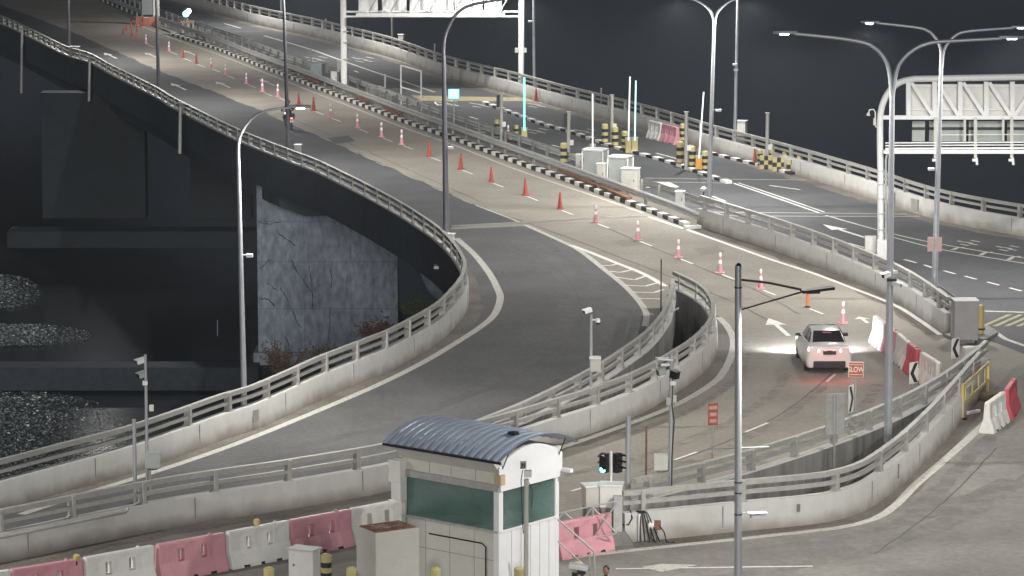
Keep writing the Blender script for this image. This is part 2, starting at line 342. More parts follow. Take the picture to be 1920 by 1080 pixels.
# right carriageway markings
ribbon('lane_line', smooth(GG([(495, 67), (580, 92), (642, 114), (705, 136), (760, 154), (815, 173)]), 2), .20, .009, E)
ribbon('lane_line', smooth(GG([(650, 88), (760, 118), (860, 150)]), 2), .14, .009, M['faint'])
ribbon('lane_line', smooth(GG([(1376, 344), (1440, 366), (1538, 400)]), 2), .13, .009, Ln)
ribbon('lane_line', smooth(GG([(1384, 343), (1448, 364), (1546, 398)]), 2), .10, .009, Ln)
ribbon('lane_line', smooth(GG([(1548, 404), (1640, 430), (1700, 445), (1780, 461), (1920, 484), (2100, 512)]), 2), .15, .009, E)
ribbon('lane_line', smooth(GG([(1655, 440), (1700, 452), (1770, 469), (1920, 494), (2100, 524)]), 2), .15, .009, E)
dashes('gore_chevrons', [(1786, 469, 1795, 465), (1795, 465, 1808, 464), (1838, 479, 1847, 474), (1847, 474, 1862, 473), (1890, 488, 1900, 482), (1900, 482, 1914, 481)], .2, E)
dashes('lane_dashes', [(1498, 426, 1527, 435), (1590, 456, 1622, 465), (1696, 487, 1718, 493), (1733, 497, 1750, 503), (1770, 508, 1791, 514), (1809, 518, 1831, 524), (1851, 529, 1873, 535), (1893, 540, 1915, 546), (1335, 368, 1360, 378), (1230, 287, 1270, 298), (1443, 348, 1500, 356), (1035, 272, 1056, 278), (1028, 285, 1053, 292), (515, 95, 522, 97), (484, 84, 490, 87), (664, 133, 672, 136), (710, 161, 720, 165), (850, 196, 860, 199), (880, 219, 897, 224), (815, 192, 822, 198), (420, 44, 451, 53)], .14, Ln)
dashes('worn_writing', [(x + dx, y + dy, x + dx + 16, y + dy + 3) for x, y in ((888, 240), (985, 242), (1075, 243), (508, 105), (572, 107), (660, 108), (1795, 452), (1868, 462), (750, 188), (815, 190), (880, 193), (985, 193)) for dx, dy in ((0, 0), (14, 2), (26, -1), (6, 6), (22, 5))], .16, M['edge'])
dashes('slow_writing', [(1203 + i * 8, 343 - i * .3, 1222 + i * 8 + (i % 3) * 3, 351 + (i % 2)) for i in range(7)] + [(1210, 351, 1232, 353)], .22, Ln)
dashes('worn_markings', [(340, 36, 380, 41), (372, 52, 452, 52), (400, 68, 455, 72), (468, 50, 520, 51), (405, 60, 500, 58), (300, 47, 317, 51)], .16, M['faint'])
struct(MB().sheet([GG([(770, 179), (1000, 184), (1005, 190), (790, 189)])], .0085).build('yellow_band', M['yellow']))
b = MB()
for i in range(9):
    x = 1838 + i * 22; b.sheet([GG([(x, 612), (x + 10, 612), (x + 60, 590), (x + 50, 590)])], .010)
struct(b.build('yellow_hatching', M['yellow']))
dashes('lane_line', [(1850, 612, 1885, 636), (1885, 636, 1925, 650), (1820, 583, 1925, 586)], .22, E)

# ---------------------------------------------------------------- bridge girders, piers, shore
gm = mat('girder_concrete', (.042, .055, .068), .85, .3, 1.0, big=.3)  # colour darkened to stand for the unlit girders and outer parapet face
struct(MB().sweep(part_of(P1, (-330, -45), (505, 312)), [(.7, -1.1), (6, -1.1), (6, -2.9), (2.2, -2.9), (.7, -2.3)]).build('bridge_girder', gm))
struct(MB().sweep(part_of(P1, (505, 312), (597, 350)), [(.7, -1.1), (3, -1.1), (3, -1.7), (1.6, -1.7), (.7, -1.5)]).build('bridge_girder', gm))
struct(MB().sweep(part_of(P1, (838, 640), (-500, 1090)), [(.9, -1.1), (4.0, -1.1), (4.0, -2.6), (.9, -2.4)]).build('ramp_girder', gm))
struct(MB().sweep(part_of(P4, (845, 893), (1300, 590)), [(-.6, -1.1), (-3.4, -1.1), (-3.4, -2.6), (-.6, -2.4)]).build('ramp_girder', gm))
struct(MB().sweep(P6a, [(.4, -1.1), (4.0, -1.1), (4.0, -3), (.4, -3)]).build('ramp_girder', M['concd']))
struct(MB().sweep(P2, [(.5, -1.1), (4.0, -1.1), (4.0, -2.6), (.5, -2.4)]).build('ramp_girder', M['concd']))
dimp = mat('dark_pier_concrete', (.016, .021, .025), .85, .3, 1.4, big=.3)  # darker copy of the pier concrete, standing for the far piers' dim light
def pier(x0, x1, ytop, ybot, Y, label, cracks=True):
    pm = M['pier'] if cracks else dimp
    a, b_ = A(x0, ytop, Y), A(x1, ytop, Y); zb = A(x0, ybot, Y).z
    t = thing('bridge_pier', label, 'bridge pier', ((a.x + b_.x) / 2, Y + .9, zb))
    wd = b_.x - a.x; ht = -1.12 - zb
    MB().box((0, 0, ht / 2), (wd, 1.8, ht)).build('wall', pm, t, bevel=.04)
    cracks and MB().box((0, 0, -.35), (wd + .5, 2.4, .7)).build('footing', pm, t)
    nx_ = max(1, int(wd / 2.4))
    for i in range(1, nx_): MB().box((-wd / 2 + wd * i / nx_, -.902, ht / 2), (.012, .006, ht - .1)).build('formwork_joint', M['crack'] if cracks else dimp, t)
    for k in range(1, 4): MB().box((0, -.903, ht * k / 4 + (.2 if k == 2 else 0)), (wd - .1, .006, .014)).build('formwork_joint', M['crack'] if cracks else dimp, t)
    if cracks:
        def cr(pts, r=.035):
            P_ = smooth([Vector(((x - (x0 + x1) / 2) / F * Y, -.9, A(x, y, Y).z - zb)) for x, y in pts], .12); P_ = [p + Vector((random.gauss(0, .022), 0, random.gauss(0, .022))) for p in P_]
            MB().tube(P_, [r * random.uniform(.35, 1.3) for _ in P_], 5).build('crack', M['crack'], t)
        for pts in ([(520, 437), (530, 445), (545, 455), (553, 463)], [(545, 487), (552, 505), (565, 522), (577, 540), (590, 560)], [(523, 540), (533, 557), (545, 580), (552, 600), (562, 615)], [(618, 505), (621, 520), (621, 540)],
                    [(652, 515), (648, 530), (649, 560)], [(485, 417), (500, 420), (525, 417)], [(484, 505), (494, 495), (505, 488)], [(500, 530), (510, 540), (520, 545)], [(617, 575), (617, 600), (613, 640)], [(578, 500), (584, 540), (583, 580)], [(530, 630), (538, 645), (538, 655)], [(484, 560), (500, 562), (512, 575)]):
            cr(pts, random.uniform(.018, .034))
    return t
pier(481, 745, 383, 660, 188, 'large cracked concrete bridge pier with thin dark cracks under the curving ramp')
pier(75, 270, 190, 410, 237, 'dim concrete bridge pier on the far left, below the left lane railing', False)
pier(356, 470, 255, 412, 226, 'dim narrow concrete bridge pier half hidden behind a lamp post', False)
sw = MB(); a, b_ = A(-400, 682, 186), A(483, 676, 186)
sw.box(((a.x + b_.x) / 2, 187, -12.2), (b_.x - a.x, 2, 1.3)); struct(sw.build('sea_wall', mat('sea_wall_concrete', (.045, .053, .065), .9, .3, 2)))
a, b_ = A(30, 418, 236), A(470, 418, 226)
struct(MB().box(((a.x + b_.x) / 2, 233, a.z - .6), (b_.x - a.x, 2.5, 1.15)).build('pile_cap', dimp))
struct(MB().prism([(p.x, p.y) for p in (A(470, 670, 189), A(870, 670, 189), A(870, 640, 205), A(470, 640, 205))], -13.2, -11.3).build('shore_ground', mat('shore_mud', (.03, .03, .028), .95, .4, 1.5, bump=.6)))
# shore rubble made of stones, in place of lamp light glinting on water
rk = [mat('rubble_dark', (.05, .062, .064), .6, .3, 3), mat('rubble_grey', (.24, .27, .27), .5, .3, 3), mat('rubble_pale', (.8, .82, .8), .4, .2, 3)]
def glitter(cx, cy, rx, ry, n, name='shore_rubble', dens=None, rng=None):
    b = MB()
    for i in range(n):
        while True:
            u, v = random.uniform(-1, 1), random.uniform(-1, 1)
            if u > -.2 and u * u + v * v > 1: continue
            break
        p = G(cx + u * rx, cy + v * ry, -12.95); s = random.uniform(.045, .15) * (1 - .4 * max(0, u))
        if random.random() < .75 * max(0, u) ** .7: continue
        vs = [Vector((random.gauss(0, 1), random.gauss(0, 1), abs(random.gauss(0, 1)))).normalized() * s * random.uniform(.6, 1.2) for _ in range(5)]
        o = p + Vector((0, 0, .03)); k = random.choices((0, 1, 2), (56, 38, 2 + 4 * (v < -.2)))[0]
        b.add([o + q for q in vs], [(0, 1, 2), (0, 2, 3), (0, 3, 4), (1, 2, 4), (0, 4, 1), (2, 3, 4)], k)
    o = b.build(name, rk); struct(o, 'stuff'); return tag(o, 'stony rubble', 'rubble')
o = glitter(60, 835, 200, 98, 15000); o['label'] = 'glinting wet stones on the shore at the lower left below the ramp'
o = glitter(40, 630, 132, 20, 5000); o['label'] = 'narrow strip of pale rubble left of centre, beyond the low sea wall'
o = glitter(-10, 548, 90, 33, 4200); o['label'] = 'far mound of brownish rubble at the left edge of the view'

# shrubs at the pier foot
lg = [mat('leaf_olive', (.085, .105, .045), .8, .4, 6), mat('leaf_rust', (.17, .065, .05), .8, .4, 6), mat('twig', (.10, .085, .06), .9, .3)]
def shrub(px, py, Y, wd, ht, mi, label):
    c = A(px, py, Y); t = thing('shrub', label, 'shrub', c); b = MB(); f = MB()
    for i in range(16):
        a = random.uniform(0, 2 * pi); r = random.uniform(.2, 1) * wd / 2; e = Vector((cos(a) * r, sin(a) * r, ht * random.uniform(.5, 1)))
        b.tube([(0, 0, 0), e * .5 + Vector((0, 0, .1)), e], [.03, .02, .008], 4)
        for k in range(55):
            q = e * random.uniform(.45, 1.08) + Vector([random.gauss(0, .13) for _ in range(3)]); n = Vector([random.gauss(0, 1) for _ in range(3)]).normalized(); m2 = n.orthogonal().normalized(); l = random.uniform(.05, .13)
            f.add([q, q + n * l + m2 * l * .35, q + n * 2 * l, q + n * l - m2 * l * .35], [(0, 1, 2, 3)], 1 if random.random() < mi else 0)
    b.build('stem', lg[2], t); f.build('foliage', lg[:2], t); return t
shrub(530, 722, 160, 2.6, 1.9, .6, 'reddish and olive shrub in front of the left foot of the cracked pier')
shrub(700, 655, 160, 2.7, 1.5, .95, 'low rust red shrub at the right foot of the cracked pier')
shrub(785, 612, 160, 2.0, 1.4, .1, 'olive green shrub beside the dark gap right of the cracked pier')
shrub(612, 690, 160, 1.2, .9, .3, 'small green shrub between the two reddish shrubs below the pier')

# curved concrete drain chute under the ramp
t = thing('drain_chute', 'curved blue grey concrete support below the ramp, right of the cracked pier', 'bridge support')
pts = [A(x, y, 168) for x, y in ((795, 462), (803, 500), (815, 530), (832, 548), (860, 552))]
MB().tube(smooth(pts, .3), .55, 8).build('support', M['pier'], t, smooth=50)
MB().tube([A(745, 462, 166), A(757, 458, 166), A(765, 450, 166)], .06, 8).build('pipe', M['galv'], t)
MB().tube([A(770, 466, 166), A(772, 462, 166), A(795, 464, 166)], .05, 8).build('pipe', M['galv'], t)
for x, y0, y1, Y in ((40, 50, 175, 262), (167, 108, 190, 236), (337, 192, 288, 200), (757, 405, 455, 164)):
    p0 = A(x, y0, Y); p1 = A(x, y1, Y)
    tag(MB().tube([p0, p0 + Vector((0, .3, -.3)), p1], .11, 8).build('drain_pipe', M['rail'], smooth=50), {40: 'pale drain pipe hanging below the railing at the far left edge', 167: 'pale drain pipe hanging below the railing above the far left pier', 337: 'long grey drain pipe hanging below the railing between two lamp posts', 757: 'short slanting drain pipe under the ramp edge right of the pier'}[x], 'drain pipe')

# ---------------------------------------------------------------- parapets
def parapet(path, side, label, wallmat='conc', zb=-1.9, step=2.5, hw=.85, start=.6, railmat='rail', posts=True, th=.34, outm=None):
    t = thing('parapet_wall', label, 'parapet', path[len(path) // 2]); o = t.location.copy(); rel = [p - o for p in path]
    s = side
    0 and [(0, 0), (-.05 * s * 0, .0), (.03 * s, hw - .05), (.06 * s, hw), ((th - .04) * s, hw), (th * s, hw - .04), (th * s, zb), (0, zb)]
    prof = [(0, .001), (.03 * s, hw - .05), (.06 * s, hw), ((th - .04) * s, hw), (th * s, hw - .04), (th * s, zb), (0.01 * s, zb)]
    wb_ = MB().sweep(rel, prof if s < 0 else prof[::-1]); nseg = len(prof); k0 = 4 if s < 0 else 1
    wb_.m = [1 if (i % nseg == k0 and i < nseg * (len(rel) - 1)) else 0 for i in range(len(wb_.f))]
    wb_.build('wall', [M[wallmat], outm or M['concd']], t, smooth=40)  # outer face darker than the road side, shade and streaks in one colour
    js = None
    for p, a in stations(rel, 6.0, 3.1)[:60]:
        n = Vector((-sin(a), cos(a), 0)) * s
        if js is None: js = MB().box((0, 0, hw / 2 - .02), (.03, .012, hw - .07)).build('wall_joint', M['concd'], t); ob = js
        else: ob = js.copy(); C.objects.link(ob); ob.parent = t
        ob.location = (p.x + n.x * .012, p.y + n.y * .012, 0); ob.rotation_euler.z = a
    if not posts: return t
    c = s * (th * .55)
    for z, r in ((hw + .56, .075), (hw + .27, .055)):
        MB().sweep(rel, [(c - r, z - r), (c + r, z - r), (c + r, z + r), (c - r, z + r)]).build('rail', M[railmat], t, bevel=0)
    pc = offset(rel, c); st = stations(pc, step, start)[:99]
    pm = MB().box((0, 0, .3), (.13, .24, .64)).box((0, 0, .015), (.24, .26, .03)); src = None
    for p, a in st:
        if src is None: src = pm.build('post', M[railmat], t, bevel=.012); ob = src
        else: ob = src.copy(); C.objects.link(ob); ob.parent = t
        ob.location = (p.x, p.y, hw); ob.rotation_euler.z = a
    return t
parapet(P1, -1, 'long outer concrete parapet with two rails curving along the left side of the bridge and ramp', step=2.6, outm=gm, zb=-1.12)  # outer face takes the dark girder tone for its shade
parapet(P4, 1, 'concrete parapet behind the booth that curls round to the nose between the ramps', step=2.55)
parapet(P2, -1, 'concrete parapet on the right edge of the dark left ramp up to the nose', step=2.6, hw=.8)
parapet(P5, 1, 'pale concrete parapet right of the long row of cones, ending at the grey box', step=2.5)
parapet(P6a, -1, 'streaked concrete parapet on the outer edge of the ramp the white car drives on', step=2.5)
parapet(P6b, 1, 'bright curved concrete parapet facing the plaza at the lower right', step=3.2)
parapet(P7, 1, 'long far concrete parapet with rails against the dark sea at the upper right', step=2.6)
# nose cross rails
nz = thing('nose_plate', 'small cross rails closing the nose where the two ramp parapets meet', 'rail')
for z in (.5, .62, .8): MB().bar(G(1254, 588, z), G(1272, 578, z), .05, .05).build('bar', M['galv'], nz)
# small grey plates and conduit on parapet faces
def tagm(mb, name, m, label, cat, group=None, **k): return tag(mb.build(name, m, **k), label, cat, group)
cp = part_of(P4, (-500, 1145), (262, 1003)); tagm(MB().tube([p + Vector((0, -.06, .76)) for p in cp] + [cp[-1] + Vector((.05, -.02, .86))], .055, 8), 'conduit_pipe', M['rail'], 'grey conduit pipe running along the top of the near left parapet', 'conduit', smooth=50)

def wall_patch(px, z, w_, h_, m, label, path, side, off=-.02):
    g = G(*px); k = min(range(len(path)), key=lambda i: (path[i] - g).length); n = normals(path)[k]; p = path[k] + n * side * off
    a = atan2(-n.x, n.y)
    tagm(MB().box((p.x, p.y, z), (w_, .03, h_), a), 'wall_plate', m, label, 'wall plate')
wall_patch((475, 808), .48, .38, .42, M['rail'], 'grey square plate on the left ramp parapet near its middle', P1, -1, -.01)
wall_patch((1495, 987), .55, .10, .22, M['concd'], 'small dark drain slot in the bright lower parapet, left one', P6b, 1)
wall_patch((1687, 914), .55, .06, .45, M['concd'], 'tall thin dark slot in the bright lower parapet near its bend', P6b, 1)
wall_patch((1682, 387), .45, .5, .5, M['concd'], 'grey patch on the far parapet left of the twin lamp post', P7, 1)
wall_patch((1722, 402), .45, .8, .55, M['rail'], 'wide pale plate on the far parapet left of the twin lamp post', P7, 1)
TZ = [.0066]
def tyre(path, wd, m):
    TZ[0] += .0002; z = TZ[0]; P_ = smooth(GG(path), 1.2); b = MB(); ns = normals(P_); vs = []
    for p, n in zip(P_, ns): vs += [p + n * (wd / 2 * random.uniform(.5, 1.2)) + Vector((0, 0, z)), p - n * (wd / 2 * random.uniform(.5, 1.2)) + Vector((0, 0, z))]
    b.add(vs, [(2 * i, 2 * i + 2, 2 * i + 3, 2 * i + 1) for i in range(len(P_) - 1)][::1]); struct(b.build('tyre_marks', m))
sm_ = mat('bitumen_seam', (.07, .068, .064), .8, .3, 6)
for i_, pth in enumerate(([(960, 408), (1050, 440), (1200, 497), (1350, 556), (1440, 600)], [(1562, 700), (1500, 752), (1420, 802), (1320, 845), (1200, 886)], [(1130, 424), (1290, 492), (1420, 546), (1500, 590)], [(520, 212), (640, 262), (760, 316), (900, 378)], [(1450, 352), (1560, 392), (1700, 432)], [(990, 470), (1060, 520), (1090, 590), (1050, 650), (950, 715), (800, 775)], [(1870, 840), (1760, 950), (1640, 1040)])):
    struct(MB().sweep(ragged(GG(pth), .03, .7), [(.022, .0085 + i_ * .0001), (-.022, .0085 + i_ * .0001)], closed=False).build('road_seam', sm_))
for i_, (x_, y_, a_, b2_) in enumerate(((1330, 470, 30, 9), (1000, 560, 24, 12), (640, 262, 26, 8), (1620, 470, 30, 8), (1560, 1040, 70, 16), (1790, 950, 50, 22), (1180, 455, 30, 8), (720, 800, 60, 14))):
    struct(MB().sheet([GG([(x_ - a_, y_ - b2_ * .4), (x_ + a_ * .5, y_ - b2_), (x_ + a_, y_ + b2_ * .3), (x_ - a_ * .4, y_ + b2_)])], .0062).build('road_patch', mat('patch_%d' % i_, (.205, .19, .165) if y_ not in (262, 800, 560, 1040, 950) else (.095, .095, .096) if y_ < 900 else (.165, .158, .145), .9, .25, 6, bump=.4)))
tm = wear(mat('tyre_rubber_film', (.172, .157, .134), .85, .2, 5), (.262, .24, .206), 1.6, .42, .6, 1.0); tm2 = wear(mat('rubber_film_asphalt', (.080, .079, .078), .85, .2, 5), (.112, .112, .111), 1.6, .42, .6, 1.0); tm3 = wear(mat('rubber_film_plaza', (.14, .132, .12), .85, .2, 5), (.205, .195, .178), 1.2, .42, .6, 1.0)
tyre([(1545, 720), (1500, 762), (1420, 812), (1320, 856), (1200, 896), (1090, 925)], .5, tm)
tyre([(1480, 700), (1440, 745), (1370, 790), (1280, 830), (1160, 868), (1060, 892)], .45, tm)
tyre([(1650, 720), (1610, 770), (1530, 815), (1420, 856), (1300, 892)], .5, tm)
tyre([(1400, 640), (1392, 690), (1350, 735), (1280, 775), (1150, 820)], .4, tm)
tyre([(1000, 440), (1080, 500), (1130, 560), (1140, 620), (1100, 680), (1000, 740), (880, 790), (700, 850), (450, 900)], .6, tm2)
tyre([(940, 450), (1020, 510), (1060, 570), (1050, 630), (980, 690), (860, 745), (700, 800), (450, 870)], .6, tm2)
tyre([(1900, 900), (1700, 980), (1400, 1040)], .8, tm3); tyre([(1980, 860), (1820, 960), (1600, 1040), (1300, 1090)], .9, tm3); tyre([(1930, 700), (1890, 780), (1800, 880), (1690, 980)], .6, tm3)
# ---------------------------------------------------------------- guardrails in the median
WP = [(0, .30), (.07, .35), (.07, .43), (0, .48), (.07, .54), (.07, .62), (0, .68), (-.012, .68), (.055, .62), (.055, .54), (-.015, .48), (.055, .43), (.055, .35), (-.012, .30)]
def guardrail(path, side, label, step=2.0):
    t = thing('guardrail', label, 'guardrail', path[len(path) // 2]); o = t.location.copy(); rel = [p - o for p in path]
    MB().sweep(rel, [(-x * side, z + .1) for x, z in WP][::side]).build('beam', M['galv'], t, smooth=30)
    src = None
    for p, a in stations(rel, step, .5)[:99]:
        n = Vector((-sin(a), cos(a), 0)) * .12 * side
        if src is None: src = MB().box((0, 0, .36), (.1, .14, .72)).build('post', M['concd'], t); ob = src
        else: ob = src.copy(); C.objects.link(ob); ob.parent = t
        ob.location = (p.x + n.x, p.y + n.y, 0); ob.rotation_euler.z = a
gk = smooth(GG([(-60, -106), (100, -34), (235, 25), (330, 62), (400, 87), (475, 117), (565, 151), (670, 192), (755, 225), (855, 261), (960, 300), (1040, 329), (1120, 359), (1190, 385), (1258, 411), (1302, 430)]), 1)
guardrail(offset(gk, .25), 1, 'long steel guardrail just behind the black and white kerb', 2.6)
g2 = offset(gk, 2.1)
guardrail(g2[:int(len(g2) * .985)], -1, 'second steel guardrail on the far side of the median strip', 2.6)
for (x0, y0, x1, y1), lab in (((1050, 322, 1125, 352), 'rusty orange channel in the median below the row of cabinets'), ((575, 147, 595, 157), 'rusty orange channel in the median left of the gantry post'), ((668, 182, 690, 195), 'rusty channel in the median right of the gantry post'), ((722, 205, 752, 218), 'rusty channel in the median below the white frame'), ((1130, 353, 1180, 375), 'rusty orange channel in the median below the white cabinet')):
    tagm(MB().bar(G(x0, y0 - 3, .3), G(x1, y1 - 3, .3), .3, .12), 'rusty_channel', M['rust'], lab, 'steel channel')
a_, b_ = G(1756, 566), G(1818, 612)
guardrail(smooth([a_, (a_ + b_) / 2, b_], 1), -1, 'short steel guardrail between a lamp post foot and the grey box', 2.0)

# ---------------------------------------------------------------- street lamps
lampglow = emi('lamp_glass', (.88, .92, 1.0), 40)
def light_at(p, wt=1.0, col=(1.0, .978, .935), par=None):
    l = bpy.data.lights.new('lamp_light', 'SPOT'); l.energy = LAMP_W * wt; l.color = col; l.shadow_soft_size = .16
    l.spot_size = radians(166); l.spot_blend = .55
    o = bpy.data.objects.new('lamp_light', l); C.objects.link(o); o.location = p; o.parent = par; return o
def head(t, p, ang, ln=.75, lit=True, wt=1.0):
    R = Matrix.Rotation(ang, 3, 'Z'); c = p + R @ Vector((ln * .4, 0, .03))
    b = MB(); ps = [(-.5, .07), (-.3, .11), (0, .15), (.35, .14), (.5, .06)]
    vs = []
    for x, hw in ps:
        for y, z in ((-hw, -.03), (-hw * .8, .05), (hw * .8, .05), (hw, -.03)): vs.append(c + R @ Vector((x * ln, y, z)))
    fs = [(i * 4 + k, i * 4 + (k + 1) % 4, i * 4 + 4 + (k + 1) % 4, i * 4 + 4 + k) for i in range(4) for k in range(4)] + [(3, 2, 1, 0), (16, 17, 18, 19)]
    b.add(vs, fs); b.build('lamp_head', M['pole'] if lit else M['dark'], t, smooth=40)
    MB().box(c + R @ Vector((0.03 * ln, 0, -.045)), (ln * .36, .16, .025), ang).build('lamp_lens', lampglow, t)
    if wt: light_at(c + Vector((0, 0, -.12)), wt, par=t)
def bez(pts, n=6): return smooth([Vector(p) for p in pts], .25)
def lamp(base, tops, label, r0=.11, zt=None, arms=(), wt=1.0, group='street lamps along the bridge', lit=True, pmt='pole'):
    """arms: list of image-point chains from the pole top to the head, all at the pole's depth"""
    t = thing('street_lamp', label, 'street lamp', base, group=group); Y = base.y; L = lambda x, y: A(x, y, Y) - base
    top = L(*tops)
    top.x *= 1.0
    MB().tube([Vector((0, 0, 0)), Vector((0, 0, 1.5)), top], [r0, r0, r0 * .62], 14).build('pole', M[pmt], t, smooth=60)
    MB().box((0, 0, .03), (.42, .42, .06)).build('base_plate', M['galv'], t)
    for ch in arms:
        pp = [top - Vector((0, 0, .3))] + [L(x, y) for x, y in ch]
        # arms lean a little away in depth as they reach out
        pp = smooth(pp, .25); MB().tube(pp, [r0 * .6 - r0 * .25 * i / len(pp) for i in range(len(pp))], 10).build('arm', M[pmt], t, smooth=60)
        d = pp[-1] - pp[-2]; head(t, pp[-1], atan2(0, d.x), lit=lit, wt=wt)
    return t
b0 = G(458, 800); t = lamp(b0, (447, 300), 'single arm street lamp in front of the cracked pier, behind the left ramp railing', .10, arms=[[(447, 270), (453, 248), (470, 224), (498, 208), (528, 203), (545, 202)]], wt=1.3)
MB().box((.12, -.12, .35), (.5, .4, .08)).build('bracket', M['galv'], t)
tagm(MB().bar(A(455, 478, b0.y - .12), A(462, 478, b0.y - .12), .03, .03).box(A(468, 479, b0.y - .15), (.22, .16, .12)), 'pole_camera', M['white'], 'small white camera on the lamp post in front of the cracked pier', 'camera', bevel=.01)
lamp(G(541, 323), (532, 5), 'street lamp post at the left railing standing before the motorcycle', .12, arms=[[(532, -25), (545, -45), (580, -58)]], wt=1.5, pmt='poled')
lamp(G(298, 200), (292, -40), 'street lamp post at the left railing, second from the upper left corner', .12, arms=[[(292, -70), (305, -88), (335, -98)]], wt=1.5, pmt='poled')
lamp(G(130, 119), (127, -60), 'dark street lamp post at the left railing nearest the upper left corner', .12, arms=[[(127, -95), (140, -110), (165, -118)]], wt=1.5, pmt='poled')
t = lamp(G(837, 492), (832, 112), 'long armed street lamp post at the bend of the left railing', .14, arms=[[(832, 82), (840, 52), (858, 24), (885, 9), (935, 0), (975, -6)]], wt=.85, pmt='poled2')
MB().box((-.1, .1, -.2), (.9, .7, .12)).build('bracket', M['galv'], t)
t = lamp(G(1664, 868), (1673, 165), 'tallest twin arm street lamp behind the curved parapet on the right', .13, arms=[[(1668, 135), (1658, 108), (1632, 84), (1590, 74), (1540, 68), (1490, 63)], [(1680, 135), (1692, 112), (1715, 92), (1745, 80), (1800, 76), (1878, 72)]], wt=.7)
t = lamp(G(1752, 560), (1765, 118), 'twin arm street lamp with pink plates on its post at the carriageway', .13, arms=[[(1764, 90), (1752, 68), (1735, 55), (1700, 49), (1645, 43)], [(1769, 95), (1780, 78), (1795, 64), (1820, 58), (1900, 52)]], wt=1.0)
for x0 in (1745, 1760): tagm(MB().box(A(x0, 458, G(1752, 560).y - .2), (.26, .03, .6)), 'reflector_plate', mat('faded_pink', (.62, .42, .40), .5, .1), 'pink faded plate strapped to the %s side of the twin lamp post' % ('left' if x0 < 1750 else 'right'), 'plate')
lamp(G(1330, 388), (1339, 55), 'twin arm street lamp in the median by the end of the guardrail', .12, arms=[[(1338, 35), (1330, 18), (1312, 4), (1285, -5)], [(1341, 35), (1349, 18), (1368, 3), (1395, -6)]], wt=1.3)
lamp(G(1378, 294), (1384, -30), 'tall lamp post with small cameras behind the far parapet', .11, arms=[[(1384, -55), (1370, -70), (1340, -76)]], wt=1.4)
lamp(G(1002, 184), (1000, -60), 'lamp post behind the far parapet just right of the upper gantry', .11, arms=[[(1000, -85), (985, -98), (960, -103)]], wt=1.4)
lamp(G(736, 105), (734, -90), 'thin lamp post behind the far parapet under the upper sign gantry', .10, arms=[[(734, -110), (720, -122), (700, -126)]], wt=1.4)
lamp(G(528, 52), (526, -110), 'lamp post behind the far parapet near the top left', .10, arms=[[(526, -130), (512, -140), (495, -144)]], wt=1.4)
# plaza lamp in the foreground
base = G(1384, 1150); t = thing('plaza_lamp_post', 'thick grey lamp post in the foreground with a flat panel light on a side arm', 'lamp post', base)
Lp = lambda x, y, Y=base.y: A(x, y, Y) - base
MB().tube([(0, 0, 0), Lp(1384, 498)], [.105, .082], 18).build('pole', M['pole'], t, smooth=60)
MB().lathe([(.0, 0), (.07, .0), (.075, .04), (.04, .09), (.0, .1)], Lp(1385, 500)).build('cap', M['dark'], t, smooth=40)
MB().tube([Lp(1385, 524), Lp(1440, 530), Lp(1502, 543)], .03, 8).build('arm', M['dark'], t, smooth=50)
MB().tube([Lp(1385, 582), Lp(1450, 563), Lp(1508, 546)], .022, 8).build('brace', M['dark'], t, smooth=50)
hd = MB(); p = Lp(1533, 543); hd.box(p, (.85, .34, .07), .12, ry=-.1).box(p + Vector((-.12, 0, -.06)), (.35, .22, .07), .12); hd.build('lamp_head', M['dark'], t, bevel=.015)
MB().box(p + Vector((-.12, 0, -.098)), (.12, .1, .008), .12).build('lamp_lens', lampglow, t); light_at(p + Vector((-.12, 0, -.2)), .7, par=t)
MB().tube([Lp(1328, 842), Lp(1442, 838)], .02, 8).build('cross_arm', M['galv'], t)
for y in (540, 905, 925, 965): MB().lathe([(.1, 0), (.105, 0), (.105, .03), (.1, .03)], Lp(1384, y), 16).build('strap', M['dark'], t)
tagm(MB().bar(A(1392, 961, base.y), A(1412, 966, base.y), .03, .03).box(A(1422, 968, base.y - .05), (.42, .2, .09), .2).box(A(1420, 961, base.y - .05), (.5, .24, .02), .2), 'traffic_camera', M['white'], 'white camera on the foreground lamp post low beside the plaza', 'camera', bevel=.01)
# posts outside the view; all but the first are unseen, added for fill
for i, (x, y, z, wt) in enumerate(((26, 96, 10.5, .8), (22, 74, 11, .9), (-21, 84, 11, 2.0), (34, 140, 10.5, 1.0), (5, 41, 11, 1.5))):
    bs = Vector((x, y, 0)); t = thing('street_lamp', ['lamp at the right edge reaching into view over the gantry', 'plaza lamp outside the lower right of the view', 'plaza lamp outside the lower left of the view', 'carriageway lamp outside the right of the view', 'plaza lamp outside the bottom of the view'][i], 'street lamp', bs)
    MB().tube([(0, 0, 0), (0, 0, z)], [.11, .07], 12).build('pole', M['pole'], t, smooth=60)
    e = Vector((-1.7, 0, z + .5)); MB().tube(smooth([Vector((0, 0, z - .2)), Vector((-.5, 0, z + .3)), e], .3), .05, 8).build('arm', M['pole'], t, smooth=60)
    head(t, e, pi, wt=wt, lit=False)

